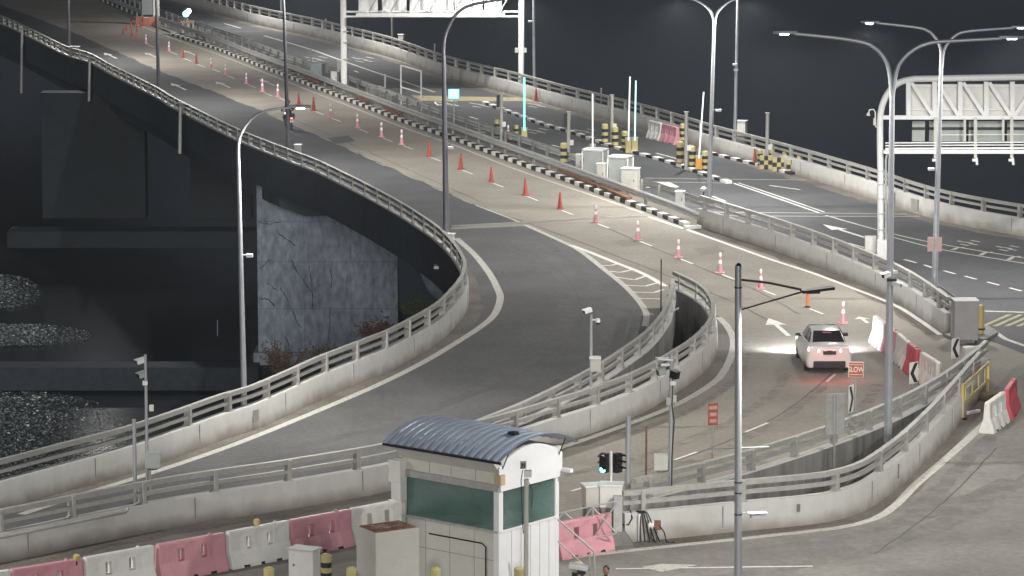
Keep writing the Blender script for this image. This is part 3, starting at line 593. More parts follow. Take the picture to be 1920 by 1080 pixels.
# ---------------------------------------------------------------- gantries
def gantry_far():
    Y = 226.0; t = thing('sign_gantry', 'white sign gantry at the top with the backs of lit panels above the carriageway', 'sign gantry', G(645, 158))
    o = t.location.copy(); L = lambda x, y, Yy=Y: A(x, y, Yy) - o
    for x, yb in ((645, 158), (977, 186)):
        bt = L(x, yb); tp = L(x - (2 if x < 800 else -1), -60); MB().tube([Vector((bt.x, bt.y, ZT(G(x, yb), yb) if 0 else bt.z)), tp], .2, 16).build('column', M['white'], t, smooth=60)
    for y in (22, 31, -40): MB().tube([L(647, y), L(976, y)], .07, 10).build('beam', M['white'], t, smooth=60)
    MB().box((L(668, 27) + L(947, 27)) / 2 + Vector((0, -.5, 0)), ((L(947, 0) - L(668, 0)).x, .25, .22)).build('walkway', M['white'], t)
    for i in range(7):
        x = 690 + i * 41; MB().bar(L(x, 26, Y - .4), L(x, -40, Y - .4), .09, .09).build('truss_post', M['white'], t); MB().bar(L(x, 24, Y - .35), L(x + 36, -38, Y - .35), .08, .08).build('truss_brace', M['grey'], t)
    pm = emi('lit_panel_back', (.9, .92, 1), .25, (.7, .7, .75))
    for x0, x1 in ((672, 708), (716, 762), (768, 850), (856, 905), (908, 940)):
        MB().box((L(x0, 0) + L(x1, 0)) / 2 + Vector((0, .3, .35)), ((L(x1, 0) - L(x0, 0)).x, .2, 2.5)).build('sign_panel', M['white'], t)
    MB().box(L(970, 94), (.32, .3, .3)).box(L(984, 94), (.24, .3, .3)).build('equipment_box', M['grey'], t)
    for z, x in ((112, 647), (80, 647), (60, 647)): MB().lathe([(.2, 0), (.24, 0), (.24, .08), (.2, .08)], L(x, z), 16).build('collar', M['galv'], t)
gantry_far()
def gantry_right():
    Y = 150.0; bs = G(1651, 481); t = thing('sign_gantry', 'big white truss sign gantry at the right edge with a curved corner column', 'sign gantry', bs); Y = bs.y
    L = lambda x, y, dy=0: A(x, y, Y + dy) - bs; XR = 2250
    MB().tube([L(1651, 481)] + smooth([L(1651, 330), L(1650, 250), L(1651, 215), L(1657, 190), L(1670, 168), L(1688, 154), L(1712, 148)], .2), .145, 16).build('column', M['white'], t, smooth=60)
    MB().tube([L(1712, 148), L(XR, 138)], .145, 14).build('top_chord', M['white'], t, smooth=60)
    MB().box((L(1655, 222) + L(XR, 218)) / 2, ((L(XR, 220) - L(1655, 220)).x, .16, .18)).build('lower_chord', M['white'], t)
    MB().box((L(1655, 285) + L(XR, 281)) / 2 + Vector((0, -.3, 0)), ((L(XR, 220) - L(1655, 220)).x, .2, .16)).build('walkway_beam', M['white'], t)
    for y, r in ((268, .035), (273, .03), (279, .05), (253, .02)): MB().tube([L(1660 if y != 253 else 1765, y, -.3), L(XR, y - 3, -.3)], r, 8).build('rail', M['white'], t, smooth=60)
    xs = [1703, 1752, 1800, 1849, 1898, 1946, 1995, 2043, 2092]
    for i, x in enumerate(xs):
        MB().bar(L(x, 153), L(x, 219), .2, .2).build('truss_post', M['white'], t)
        if i + 1 < len(xs):
            a, c = (x + 6, xs[i + 1] - 3) if i < 4 else (xs[i + 1] - 4, x + 4)
            MB().bar(L(a, 155, -.05), L(c, 217, -.05), .16, .16).build('truss_brace', M['white'], t)
    for x0, x1 in zip(xs[:-1], xs[1:]):
        MB().box((L(x0 + 3, 188, .35) + L(x1 - 1, 188, .35)) / 2, ((L(x1, 0) - L(x0, 0)).x * .94, .1, 1.45)).build('sign_panel', M['wplas'], t)
        for y in (161, 205): MB().bar(L(x0 + 3, y, .2), L(x1 - 1, y, .2), .07, .07).build('panel_rail', M['white'], t)
    for x0, x1 in ((1710, 1734), (1742, 1808), (1816, 1880), (1888, 1990), (1998, 2100)):
        MB().box((L(x0, 246, .6) + L(x1, 246, .6)) / 2, ((L(x1, 0) - L(x0, 0)).x, .12, .9)).build('lower_panel', M['grey'], t)
        MB().box((L(x0, 241, .5) + L(x1, 241, .5)) / 2, ((L(x1, 0) - L(x0, 0)).x, .06, .12)).build('panel_slot', M['dark'], t)
    for x in (1754, 1829, 1897, 1975):
        MB().bar(L(x, 220, -.3), L(x, 296, -.3), .14, .05).build('hanger', M['cream'], t)
        MB().tube([L(x + 2, 296, -.3), L(x + 3, 309, -.3)], .06, 8).box(L(x - 3, 300, -.3), (.14, .1, .12)).build('spot_lamp', M['white'], t)
    for x in (1809, 1881): MB().bar(L(x, 222, -.4), L(x, 265, -.4), .1, .05).build('hanger', M['cream'], t)
    for x, r in ((1661, .05), (1667, .05)):
        MB().tube(smooth([L(x, 470, -.2), L(x, 380, -.2), L(x, 300, -.2), L(x + 3, 283 + (x - 1661) * .6, -.2), L(x + 12, 280 + (x - 1661), -.2), L(1745, 280 + (x - 1661), -.2)], .5), r, 8).build('cable_duct', M['galv'], t, smooth=60)
    MB().tube([L(1648, 240), L(1642, 238), L(1641, 210), L(1638, 205), L(1630, 206), L(1629, 212)], .03, 8).lathe([(.02, .12), (.07, .05), (.09, 0), (.05, -.03)], L(1628, 216), 10).build('horn_light', M['white'], t)
    MB().box(L(1640, 228, -.1), (.12, .12, .32)).build('box', M['cream'], t)
    MB().box(L(1632, 458, .6), (.5, .3, .75)).build('cabinet', M['wplas'], t); MB().box(L(1653, 475, -.35), (.42, .3, 1.2)).build('cabinet', M['white'], t)
    for y in (320, 345, 372, 400, 430): MB().box(L(1655, y), (.36, .36, .03)).build('strap', M['galv'], t)
gantry_right()

# ---------------------------------------------------------------- cones
def make_cone(m, name, label, bands=True, hgt=.76):
    t = thing('traffic_cone', label, 'traffic cone', group='traffic cones along the dashed lane line')
    MB().box((0, 0, .02), (.38, .38, .04)).build('base', m, t, bevel=.01)
    MB().lathe([(.13, .035), (.12, .08), (.045, hgt - .03), (.035, hgt), (.0, hgt)], n=18).build('body', m, t, smooth=50)
    if bands:
        MB().lathe([(.086, hgt * .53), (.066, hgt * .74), (.064, hgt * .74)], n=18).build('band', M['refl'], t, smooth=50)
        MB().lathe([(.050, hgt - .07), (.055, hgt - .03), (.06, hgt + .06), (.03, hgt + .11), (0, hgt + .12)], n=14).build('cap', M['refl'], t, smooth=50)
    return t
ca = make_cone(M['pink'], 'cone', 'x'); cb = make_cone(M['red'], 'cone', 'x', False, .84); usedA = usedB = False
pl_red = {(921, 341), (985, 366), (1050, 392), (560, 196), (588, 207), (588, 207), (368, 119), (343, 108), (805, 293), (864, 317)}
for i, (x, y) in enumerate(conepx):
    if (x, y) == (1514, 576):
        t = thing('delineator_post', 'orange delineator post under the dark panel light', 'delineator', G(x, y)); MB().lathe([(.07, .03), (.075, .1), (.075, .58), (.06, .62), (0, .63)], n=16).build('tube', mat('orange_plastic', (.75, .25, .10), .5, .1), t, smooth=40)
        MB().lathe([(.12, 0), (.12, .03), (.07, .06)], n=16).build('foot', M['dark'], t); continue
    plain = (x, y) in pl_red; g = G(x, y); k = i if i < 1 else i - 1
    lab = ('pink traffic cone with white bands right in front of the white car' if i == 0 else '%s %s cone up the line from the white car' % (ORD[k], 'plain red' if plain else 'banded red and white'))
    if plain and not usedB: usedB = True; cb.location = g; cb['label'] = lab
    elif not plain and not usedA: usedA = True; ca.location = g; ca['label'] = lab
    else:
        c_ = dup(cb if plain else ca, g, random.uniform(-.4, .4), lab)
        if x < 480: c_.scale = (.85, .85, .85)
        else: sc_ = random.uniform(.94, 1.05); c_.scale = (sc_, sc_, sc_)
for (x, y), lab in {(237, 57): 'red cone at the back of the far cluster by the roadworks', (231, 64): 'leftmost red cone of the far cluster', (246, 54): 'small red cone behind the far cluster', (247, 68): 'red cone in the middle of the far cluster', (256, 76): 'nearest red cone of the far cluster', (257, 60): 'red cone right of the far cluster beside the guardrail', (265, 50): 'farthest red cone beside the orange barrier base'}.items():
    dup(cb, G(x, y), 0, lab, 'far cluster of cones', .72)
dup(ca, G(1220, 244), 0, 'banded cone standing at the foot of the far parapet behind the toll lanes', 'toll area cones')
dup(cb, G(1415, 307), 0, 'red cone beside the chequered bollards at the far kerb', 'toll area cones')
dup(cb, G(1005, 190), 0, 'faded cone leaning by the far parapet near the yellow band', 'toll area cones')
dup(ca, G(953, 262), 0, 'small white topped cone by the cyan barrier arm', 'toll area cones')

# ---------------------------------------------------------------- water filled barriers
def barrier_mesh(Lx=1.92):
    xs = [-.96, -.90, -.60, -.42, -.24, -.06, .06, .24, .42, .60, .90, .96]; zs = [0, .07, .30, .48, .82, .98, 1.04]
    hy = [.27, .27, .20, .13, .11, .10, .08]; b = MB()
    def hole(i, j): return j == 3 and i in (3, 7)
    def Y(i, j): return hy[j] - (.035 if i in (2, 5, 6, 9) and 0 < j < 5 else 0) + (0 if 0 < i < 11 else -.02)
    V_ = {}
    for sd in (-1, 1):
        for i, x in enumerate(xs):
            for j, z in enumerate(zs):
                V_[sd, i, j] = len(b.v); b.v.append((x, sd * Y(i, j), z))
    def F_(*q): b.f.append(tuple(q)); b.m.append(0)
    for i in range(len(xs) - 1):
        for j in range(len(zs) - 1):
            if hole(i, j):
                for (p, q) in (((i, j), (i + 1, j)), ((i + 1, j), (i + 1, j + 1)), ((i + 1, j + 1), (i, j + 1)), ((i, j + 1), (i, j))): F_(V_[-1, p[0], p[1]], V_[-1, q[0], q[1]], V_[1, q[0], q[1]], V_[1, p[0], p[1]])
                continue
            if j == 0 and i in (2, 5, 8): continue
            F_(V_[-1, i, j], V_[-1, i + 1, j], V_[-1, i + 1, j + 1], V_[-1, i, j + 1]); F_(V_[1, i + 1, j], V_[1, i, j], V_[1, i, j + 1], V_[1, i + 1, j + 1])
        J = len(zs) - 1; F_(V_[-1, i, J], V_[-1, i + 1, J], V_[1, i + 1, J], V_[1, i, J])
    for j in range(len(zs) - 1):
        F_(V_[1, 0, j], V_[-1, 0, j], V_[-1, 0, j + 1], V_[1, 0, j + 1]); n = len(xs) - 1; F_(V_[-1, n, j], V_[1, n, j], V_[1, n, j + 1], V_[-1, n, j + 1])
    return b
def make_barrier(m):
    t = thing('water_barrier', 'x', 'barrier'); barrier_mesh().build('body', m, t, bevel=.02)
    for x in (-.45, .45): MB().box((x, -.125, .70), (.34, .02, .40)).build('recess_frame', m, t) if 0 else None
    MB().lathe([(.05, 0), (.05, .03), (.03, .05), (0, .05)], (.55, 0, 1.035), 12).build('filler_cap', m, t)
    MB().lathe([(.035, .1), (.035, 1.0)], (.985, 0, 0), 10).build('link_pin', m, t)
    return t
src = {}
def barrier(pa, pb, m, label, group, ln=1.96):
    a, b_ = (G(*pa) if len(pa) == 2 else Vector(pa)), (G(*pb) if len(pb) == 2 else Vector(pb)); c = (a + b_) / 2; d = b_ - a; rz = atan2(d.y, d.x)
    if m not in src: src[m] = make_barrier(M[m]); r = src[m]; r.location = c; r.rotation_euler.z = rz; r['label'] = label; r['group'] = group
    else: r = dup(src[m], c, rz, label, group)
    r.scale = (min(1.15, d.length / ln), 1, 1); return r
gA = 'water filled barriers in front of the booth'
fr = [(-115, 1160), (20, 1140), (155, 1117), (290, 1091), (425, 1066), (541, 1043), (656, 1021), (752, 1001), (850, 980)]
cols = [('wplas', 'white barrier cut by the left edge of the view'), ('pink', 'pink water filled barrier at the lower left corner'), ('wplas', 'white water filled barrier between the two left pink ones'), ('pink', 'pink water filled barrier third from the left corner'), ('wplas', 'white water filled barrier left of the middle pink barrier'), ('pink', 'pink water filled barrier behind the small white cabinet'), ('wplas', 'white water filled barrier behind the tall cream cabinet'), ('redp', 'red water filled barrier mostly hidden by the booth')]
for (m, lab), a, b_ in zip(cols, fr, fr[1:]): barrier(a, b_, m, lab, gA)
barrier((1042, 1048), (1144, 1028), 'pink', 'pink water filled barrier behind the steel truss fence right of the booth', gA)
gB = 'barriers across the median opening'
fb = [(1640, 641), (1661, 657), (1684, 676), (1704, 694), (1722, 709), (1766, 738)]
for (m, lab), a, b_ in zip([('wplas', 'far white barrier right of the car, nearest the small arrow'), ('pink', 'pink barrier behind the tall twin lamp post'), ('wplas', 'narrow looking white barrier in the middle of the row right of the car'), ('redp', 'red barrier just behind the chevron sign'), ('wplas', 'large white barrier at the near end of the row right of the car')], fb, fb[1:]): barrier(a, b_, m, lab, gB)
barrier((1848, 814), (1881, 790), 'wplas', 'white barrier standing alone on the plaza at the right edge', 'barriers at the right edge')
barrier((1884, 789), (1902, 762), 'redp', 'red barrier next to the white one at the right edge', 'barriers at the right edge')
barrier((1242, 264), (1272, 272), 'pink', 'pink barrier at the foot of the far parapet behind the toll lanes', 'far toll barriers')
barrier((1218, 258), (1241, 264), 'wplas', 'white barrier left of the far pink barrier', 'far toll barriers')
for (x, y), lab in {(145, 1108): 'yellow beacon lamp on the pink barrier at the lower left', (482, 982): 'yellow beacon lamp on the white barrier at centre left'}.items():
    g = G(x, (y if x < 200 else 1052) + (14 if x < 200 else 0)); t = thing('beacon_lamp', lab, 'beacon', g)
    MB().lathe([(.06, 1.03), (.09, 1.08), (.09, 1.17), (.05, 1.2), (0, 1.2)], n=14).build('lens', M['yplas'], t, smooth=40); MB().tube([(0, 0, .9), (0, 0, 1.05)], .02, 6).build('stem', M['dark'], t)

# ---------------------------------------------------------------- bollards, barrier machines, toll furniture
def make_bollard(stripes, h=.95, r=.16):
    t = thing('bollard', 'x', 'bollard'); n = stripes * 2
    b = MB()
    for i in range(n):
        z0, z1 = i * h / n, (i + 1) * h / n; b.lathe([(r, z0), (r, z1)], n=20, mi=i % 2 ^ 1 if 1 else 0)
    b.lathe([(r, h), (r * .95, h + .05), (r * .6, h + .09), (0, h + .1)], n=20, mi=0)
    b.build('body', [M['bol'], M['kb']], t, smooth=40); MB().lathe([(r * 1.25, 0), (r * 1.25, .03), (r, .04)], n=20).build('foot', M['galv'], t); return t
bsrc = make_bollard(3); first = True
bl = [((505, 1128), .9, 'yellow topped bollard at the bottom edge left of the small white cabinet'), ((612, 1102), .9, 'black and yellow bollard right of the small white cabinet'), ((660, 1128), .9, 'yellow topped bollard left of the tall cream cabinet'), ((816, 1128), .9, 'yellow topped bollard in front of the left booth wall'), ((974, 1128), .9, 'yellow bollard in front of the booth corner post'), ((1083, 1126), 1.0, 'yellow bollard right of the booth below the white camera'),
      ((932, 257), 1, 'banded bollard left of the signal post in the toll lane'), ((968, 264), .9, 'yellow green bollard left of the cyan barrier arm'), ((1057, 310), 1.2, 'banded bollard left of the toll cabinets'), ((1134, 272), 1.2, 'tall banded bollard on the island, leftmost of three'), ((1153, 278), 1.2, 'tall banded bollard on the island, middle of three'), ((1171, 283), 1.1, 'banded bollard on the island, beside the yellow barrier machine'),
      ((1275, 311), 1.3, 'banded bollard on the second island, left of the grey post'), ((1298, 316), 1.2, 'banded bollard on the second island, right of the grey post'), ((1322, 322), 1.1, 'banded bollard right of the orange barrier machine'), ((1280, 268), 1.1, 'banded bollard beyond the pink barrier at the far parapet'),
      ((1425, 312), .9, 'chequered bollard at the far kerb, first from the left'), ((1447, 314), 1, 'chequered bollard at the far kerb, second from the left'), ((1472, 319), 1, 'chequered bollard at the far kerb, third from the left'), ((1499, 327), 1, 'chequered bollard at the end of the far kerb')]
for (px, s, lab) in bl:
    if first: bsrc.location = G(*px); bsrc['label'] = lab; bsrc['group'] = 'bollards'; bsrc.scale = (s, s, s); first = False
    else: dup(bsrc, G(*px), 0, lab, 'bollards', s)
for x, y, lab in ((1436, 317, 'yellow and black chequered block at the far kerb, left one'), (1460, 321, 'yellow and black chequered block at the far kerb, middle one'), (1486, 325, 'yellow and black chequered block at the far kerb, right one')):
    g = G(x, y); b = MB()
    for i in range(3):
        for j in range(3): b.box(g + Vector(((i - 1) * .22, 0, .13 + j * .24)), (.219, .3, .239), 0, (i + j) % 2)
    tagm(b, 'chequered_block', [M['bol'], M['kb']], lab, 'crash cushion', 'chequered blocks')
cyan = emi('cyan_led', (.15, .9, .95), 2.2, (.2, .7, .7)); wl = emi('white_led', (.85, .95, 1), .9, (.8, .8, .8)); cy2 = emi('pale_cyan_led', (.35, .85, 1), 1.6, (.5, .8, .8))
def gate(px, top, m, label, mcol, mach=True):
    g = G(*px); t = thing('barrier_gate', label, 'barrier gate', g, group='raised toll barriers'); tp = A(top[0], top[1], g.y) - g
    if mach:
        MB().box((0, .05, .42), (.34, .4, .84)).build('machine', mcol, t, bevel=.03); MB().box((0, .05, .86), (.38, .44, .05)).build('hood', M['grey'], t)
    MB().bar(Vector((0, -.19, .75)), tp + Vector((0, -.19, 0)), .10 if m is cyan else .07, .06).build('arm', m, t)
gate((983, 268), (983, 145), cyan, 'raised barrier arm glowing cyan in the nearest toll lane', M['bol'])
gate((1111, 300), (1111, 175), wl, 'raised white barrier arm behind the toll cabinets', M['grey'])
gate((1178, 287), (1181, 143), wl, 'raised white barrier arm left of the thin cyan one', M['bol'])
gate((1190, 287), (1192, 151), cy2, 'raised barrier arm glowing pale cyan on the island', M['bol'])
gate((1310, 322), (1319, 172), wl, 'raised slightly leaning white barrier arm on an orange machine', mat('orange_paint', (.6, .3, .06), .5, .1))
for x, yb, yt, sig, lab in ((940, 268, 175, 1, 'grey signal post with a dark light box left of the cyan arm'), (1066, 302, 210, 1, 'grey signal post with a dark light box left of the toll cabinets'), (1147, 272, 178, 0, 'grey post behind the tall banded bollards on the island'), (1286, 318, 210, 0, 'grey post between banded bollards on the second island'), (1438, 314, 212, 0, 'lone grey post among the chequered bollards'), (1127, 210, 166, 0, 'thin short post behind the far parapet'), (815, 130, 83, 0, 'short pole on the far parapet left of the middle lamp arm'), (611, 72, 36, 0, 'small post on the far parapet near the top'), (583, 140, 92, 0, 'thin post by the grey median cabinet'), (722, 183, 140, 0, 'thin white post left of the goal shaped frame')):
    g = G(x, yb); t = thing('signal_post' if sig else 'grey_post', lab, 'post', g); z = ZT(g, yt)
    MB().tube([(0, 0, 0), (0, 0, z)], .1 if yb > 260 else .055, 12).build('post', M['rail'], t, smooth=60); MB().box((0, 0, z + .01), (.26 if yb > 260 else .12, .2, .03)).build('cap', M['galv'], t)
    if sig: MB().box((-.19, 0, z - .45), (.17, .2, .72)).build('light_box', M['dark'], t, bevel=.02)
    if yb > 260: MB().box((.16, -.05, z * .38), (.22, .2, .28)).build('card_reader', M['wplas'], t)
# toll cabinets
def cabinet(px, wd, dp, ht, m, label, rz=-.35, frame=False, lid=None, door=True, z0=.12):
    g = G(*px); t = thing('equipment_cabinet', label, 'cabinet', g, rz)
    MB().box((0, 0, z0 / 2), (wd * .9, dp * .9, z0)).build('plinth', M['concd'], t)
    MB().box((0, 0, z0 + ht / 2), (wd, dp, ht)).build('body', m, t, bevel=.012); MB().box((0, 0, z0 + ht + .026), (wd + .07, dp + .07, .05)).build('lid', lid or M['white'], t, bevel=.01)
    if door:
        MB().box((0, -dp / 2 - .006, z0 + ht / 2), (wd * .86, .012, ht * .88)).build('door', m, t, bevel=.004); MB().box((wd * .34, -dp / 2 - .022, z0 + ht / 2), (.03, .02, .12)).build('handle', M['dark'], t)
    if frame:
        for sx in (-1, 1):
            for sy in (-1, 1): MB().box((sx * (wd / 2 + .05), sy * (dp / 2 + .05), (ht + z0) / 2), (.06, .06, ht + z0)).build('frame_post', M['white'], t)
            MB().box((sx * (wd / 2 + .05), 0, ht + z0 + .09), (.06, dp + .16, .06)).build('frame_bar', M['white'], t)
        for sy in (-1, 1): MB().box((0, sy * (dp / 2 + .05), ht + z0 + .095), (wd + .16, .06, .05)).build('frame_bar', M['white'], t)
    return t
cabinet((1116, 330), 1.05, .8, 1.25, M['grey'], 'large grey cabinet in a white frame, left of the pair behind the guardrail', frame=True)
cabinet((1163, 346), 1.0, .85, 1.3, M['grey'], 'large grey cabinet in a white frame, right of the pair behind the guardrail', frame=True)
cabinet((1087, 320), .35, .35, .75, M['cream'], 'small beige cabinet left of the framed cabinets')
cabinet((1128, 347), .42, .4, 1.0, M['cream'], 'slim beige cabinet with a white lid in front of the framed pair')
cabinet((1182, 362), .85, .6, 1.15, M['cream'], 'pale cabinet with white lid at the right end of the cabinet row')
cabinet((1275, 392), .40, .35, .75, M['white'], 'small pale cabinet near the end of the guardrail')
cabinet((596, 152), .85, .6, 1.05, mat('pale_green_grey', (.30, .36, .36), .5, .08), 'grey green cabinet in the median left of the gantry post', lid=M['galv'])
cabinet((637, 152), .28, .25, 1.25, M['cream'], 'slim beige cabinet strapped beside the gantry post'); cabinet((628, 159), .45, .35, .75, M['white'], 'small white box at the foot of the gantry post')
cabinet((1389, 283), .62, .45, .8, M['wplas'], 'white cabinet behind the far parapet beside a tall lamp post', door=False, z0=.9)
cabinet((753, 100), .42, .35, .5, M['cream'], 'small beige box behind the far parapet at the top', door=False, z0=.9)
cabinet((843, 494), .38, .3, .6, M['wplas'], 'pale box at the foot of the middle lamp post on the railing', door=False, z0=.7)
cabinet((559, 322), .32, .25, .55, M['grey'], 'small grey box beside a lamp post on the left railing', door=False, z0=.9)
for x, lab in ((135, 'left one of two small dark boxes on the left railing near the corner'), (146, 'right one of two small dark boxes on the left railing near the corner')): cabinet((x, 128), .25, .25, .55, M['concd'], lab, door=False, z0=1.0)
# goal shaped frame in the toll area
fb0, fb1 = G(752, 196), G(790, 208); t = thing('height_frame', 'white goal shaped steel frame standing left of the cyan sign', 'frame', fb0); z = ZT(fb0, 123)
d = fb1 - fb0
for v in (Vector((0, 0, 0)), d): MB().tube([v, v + Vector((0, 0, z))], .05, 8).build('post', M['white'], t)
for zz in (z, z * .45): MB().tube([Vector((0, 0, zz)), d + Vector((0, 0, zz))], .045, 8).build('bar', M['white'], t)
# cyan sign
g = G(851, 240); t = thing('lane_sign', 'bright cyan lit lane sign on a thin post', 'lit sign', g); z = ZT(g, 187)
MB().tube([(0, 0, 0), (0, 0, z)], .045, 8).build('post', M['galv'], t)
MB().box((0, 0, z + .36), (.72, .16, .66)).build('housing', M['dark'], t, bevel=.05); MB().box((0, -.095, z + .36), (.64, .03, .58)).build('lit_face', emi('cyan_face', (.05, .85, .85), 3.0), t, bevel=.05)
MB().tube([Vector((-.16, -.115, z + .2)), Vector((-.16, -.115, z + .52)), Vector((.16, -.115, z + .52)), Vector((.16, -.115, z + .2))], .022, 6).build('symbol', emi('pale_symbol', (.7, 1, 1), 3), t)
# far signal with white light
g = G(352, 62); t = thing('lane_signal', 'green and white lane signal far up the bridge on a striped base', 'traffic signal', g); z = ZT(g, 30)
MB().tube([(0, 0, 0), (0, 0, z)], .08, 8).build('post', M['cream'], t); MB().box((0, 0, z + .3), (.5, .3, .9)).build('housing', M['dark'], t, bevel=.04)
MB().lathe([(0, -.02), (.26, -.02), (.26, .02), (0, .02)], n=18).build('green_lens', emi('green_lens', (.1, 1, .75), 8), t, loc=(-.1, -.2, z + .2)).rotation_euler.x = pi / 2
MB().lathe([(0, -.02), (.2, -.02), (.2, .02), (0, .02)], n=18).build('white_lens', emi('white_lens', (.9, .95, 1), 10), t, loc=(.12, -.21, z + .42)).rotation_euler.x = pi / 2
MB().box((0, 0, .9), (1.1, .3, .18)).build('striped_board', mat('salmon_board', (.6, .3, .2), .5, .3), t)
for x in (-.4, .1, .45): MB().box((x, 0, .4), (.12, .25, .8)).build('leg', M['cream'], t)
# roadworks group at the far left of the median
g = G(277, 45); t = thing('message_sign', 'grey message board trailer standing in the far median', 'sign board', g)
MB().box((0, 0, 2.2), (.9, .3, 2.8)).build('board', mat('board_grey', (.22, .23, .24), .5, .1), t); MB().box((.75, 0, 1.9), (.5, .25, 3.4)).build('side_panel', M['wplas'], t)
for x in (-1.4,): MB().tube([(x, 0, 0), (x, 0, 3)], .05, 6).build('frame', M['dark'], t)
MB().box((0, 0, .35), (1.3, .9, .5)).build('base', M['wplas'], t)
for i, (x, y) in enumerate(((262, 46), (274, 49), (286, 48), (293, 44))):
    tagm(MB().box(G(x, y) + Vector((0, 0, .35)), (.7, .35, .7), .3 * i), 'orange_block', mat('orange_red', (.33, .12, .08), .6, .3, 3), 'orange red block at the foot of the far message board, %s from the left' % ORD[i], 'barrier block', 'orange blocks by the message board', bevel=.06)
# short white panels of the median rail (far)
for i, (x, y) in enumerate(((497, 104), (512, 110), (527, 117), (546, 124), (560, 130), (385, 66), (372, 62), (700, 172), (716, 178), (733, 185))):
    tagm(MB().box(G(x, y, .45), (1.0, .25, .5), -1.15), 'cable_box', M['concd'], 'grey cable box along the median, %s in its row' % ORD[i], 'cable box', 'cable boxes along the median', bevel=.03)
g = G(1319, 380); t = thing('bulkhead_lamp', 'small round white lamp beside the median twin lamp post', 'lamp', g); MB().tube([(0, 0, 0), (0, 0, .6)], .03, 6).build('stem', M['dark'], t); MB().lathe([(.05, .55), (.14, .62), (.16, .72), (.08, .8), (0, .82)], n=14).build('globe', M['refl'], t, smooth=50)

# ---------------------------------------------------------------- signs
def text_mesh(s, size, m, parent, loc, rx=pi / 2, rz=0, sx=1):
    cu = bpy.data.curves.new('lettering', 'FONT'); cu.body = s; cu.size = size; cu.align_x = 'CENTER'; cu.align_y = 'CENTER'; cu.offset = size * .02; cu.space_line = .85
    tmp = bpy.data.objects.new('tmp', cu); C.objects.link(tmp); bpy.context.view_layer.update()
    me = bpy.data.meshes.new_from_object(tmp.evaluated_get(bpy.context.evaluated_depsgraph_get())); bpy.data.objects.remove(tmp); me.materials.clear(); me.materials.append(m)
    o = bpy.data.objects.new('lettering', me); C.objects.link(o); o.parent = parent; o.location = loc; o.rotation_euler = (rx, 0, rz); o.scale = (sx, 1, 1); return o
sred = mat('sign_red', (.42, .09, .06), .5, .12); stx = mat('sign_cream', (.75, .66, .58), .5, .05)
g = G(1603, 815); t = thing('slow_sign', 'square red sign reading SLOW on a thin post behind the white car', 'road sign', g, -.05); z = ZT(g, 707)
MB().tube([(0, .03, 0), (0, .03, z + .45)], .03, 8).build('post', M['rail'], t)
MB().box((0, 0, z + .25), (.50, .02, .52)).build('border', stx, t, bevel=.008); MB().box((0, -.014, z + .25), (.455, .01, .475)).build('plate', sred, t)
[MB().box((0, -.021, z + .25 + k * .165), (.42, .004, .02)).build('stripe', stx, t) for k in (-1, 1)]; text_mesh('SLOW', .25, stx, t, (0, -.024, z + .25), sx=.74)
g = G(1336, 872); t = thing('speed_sign', 'narrow red sign with three lines of lettering on a post on the middle ramp', 'road sign', g, .25); z = ZT(g, 796)
MB().tube([(0, .03, 0), (0, .03, z + .3)], .035, 8).build('post', M['rail'], t); MB().box((0, 0, z + .33), (.32, .02, .70)).build('plate', sred, t, bevel=.006)
for k, s in enumerate(('REDUCE', 'SPEED', 'NOW')): MB().box((0, -.013, z + .54 - k * .21), (.26, .006, .15)).build('panel', mat('sign_pink', (.55, .22, .18), .5), t); text_mesh(s, .10, stx, t, (0, -.02, z + .54 - k * .21), sx=.7)
g = G(1564, 890); t = thing('road_sign', 'tall grey back of a sign on a post in front of the rails', 'road sign', g, .1); z = ZT(g, 815)
MB().tube([(0, .04, 0), (0, .04, z + 1.1)], .035, 8).build('post', M['rail'], t); MB().box((0, 0, z + .65), (.60, .03, 1.3)).build('plate', M['rail'], t, bevel=.008)
for x in (-.04, .06): MB().box((x, -.03, z + .65), (.03, .03, 1.28)).build('stiffener', M['galv'], t)
def chevron(px, py, ytop, ybot, wd, label, flip=1, rz=.9):
    g = G(px, py); t = thing('chevron_sign', label, 'chevron sign', g, rz, 'chevron signs along the ramp'); z0, z1 = ZT(g, ybot), ZT(g, ytop); h = z1 - z0
    MB().tube([(0, .04, 0), (0, .04, z1 - .05)], .03, 8).build('post', M['rail'], t); MB().box((0, 0, (z0 + z1) / 2), (wd, .02, h)).build('plate', M['wplas'], t)
    zc = (z0 + z1) / 2; b = MB(); y = -.014; f = flip; q = wd / 2 * .9
    P_ = lambda x, zz: Vector((x * f, y, zc + zz))
    b.quad(P_(-q, 0), P_(-q * .1, 0), P_(q, h * .46), P_(q * .1, h * .46)); b.quad(P_(-q * .1, 0), P_(-q, 0), P_(q * .1, -h * .46), P_(q, -h * .46)); b.build('chevron', M['kb'], t)
chevron(1790, 728, 634, 672, .42, 'black on white chevron sign farthest along the parapet, below the grey box', rz=.75)
chevron(1712, 770, 679, 719, .45, 'black on white chevron sign in front of the large white barrier', rz=.75)
chevron(1594, 850, 722, 773, .42, 'black on white chevron sign just right of the tall sign back', -1, rz=1.1)

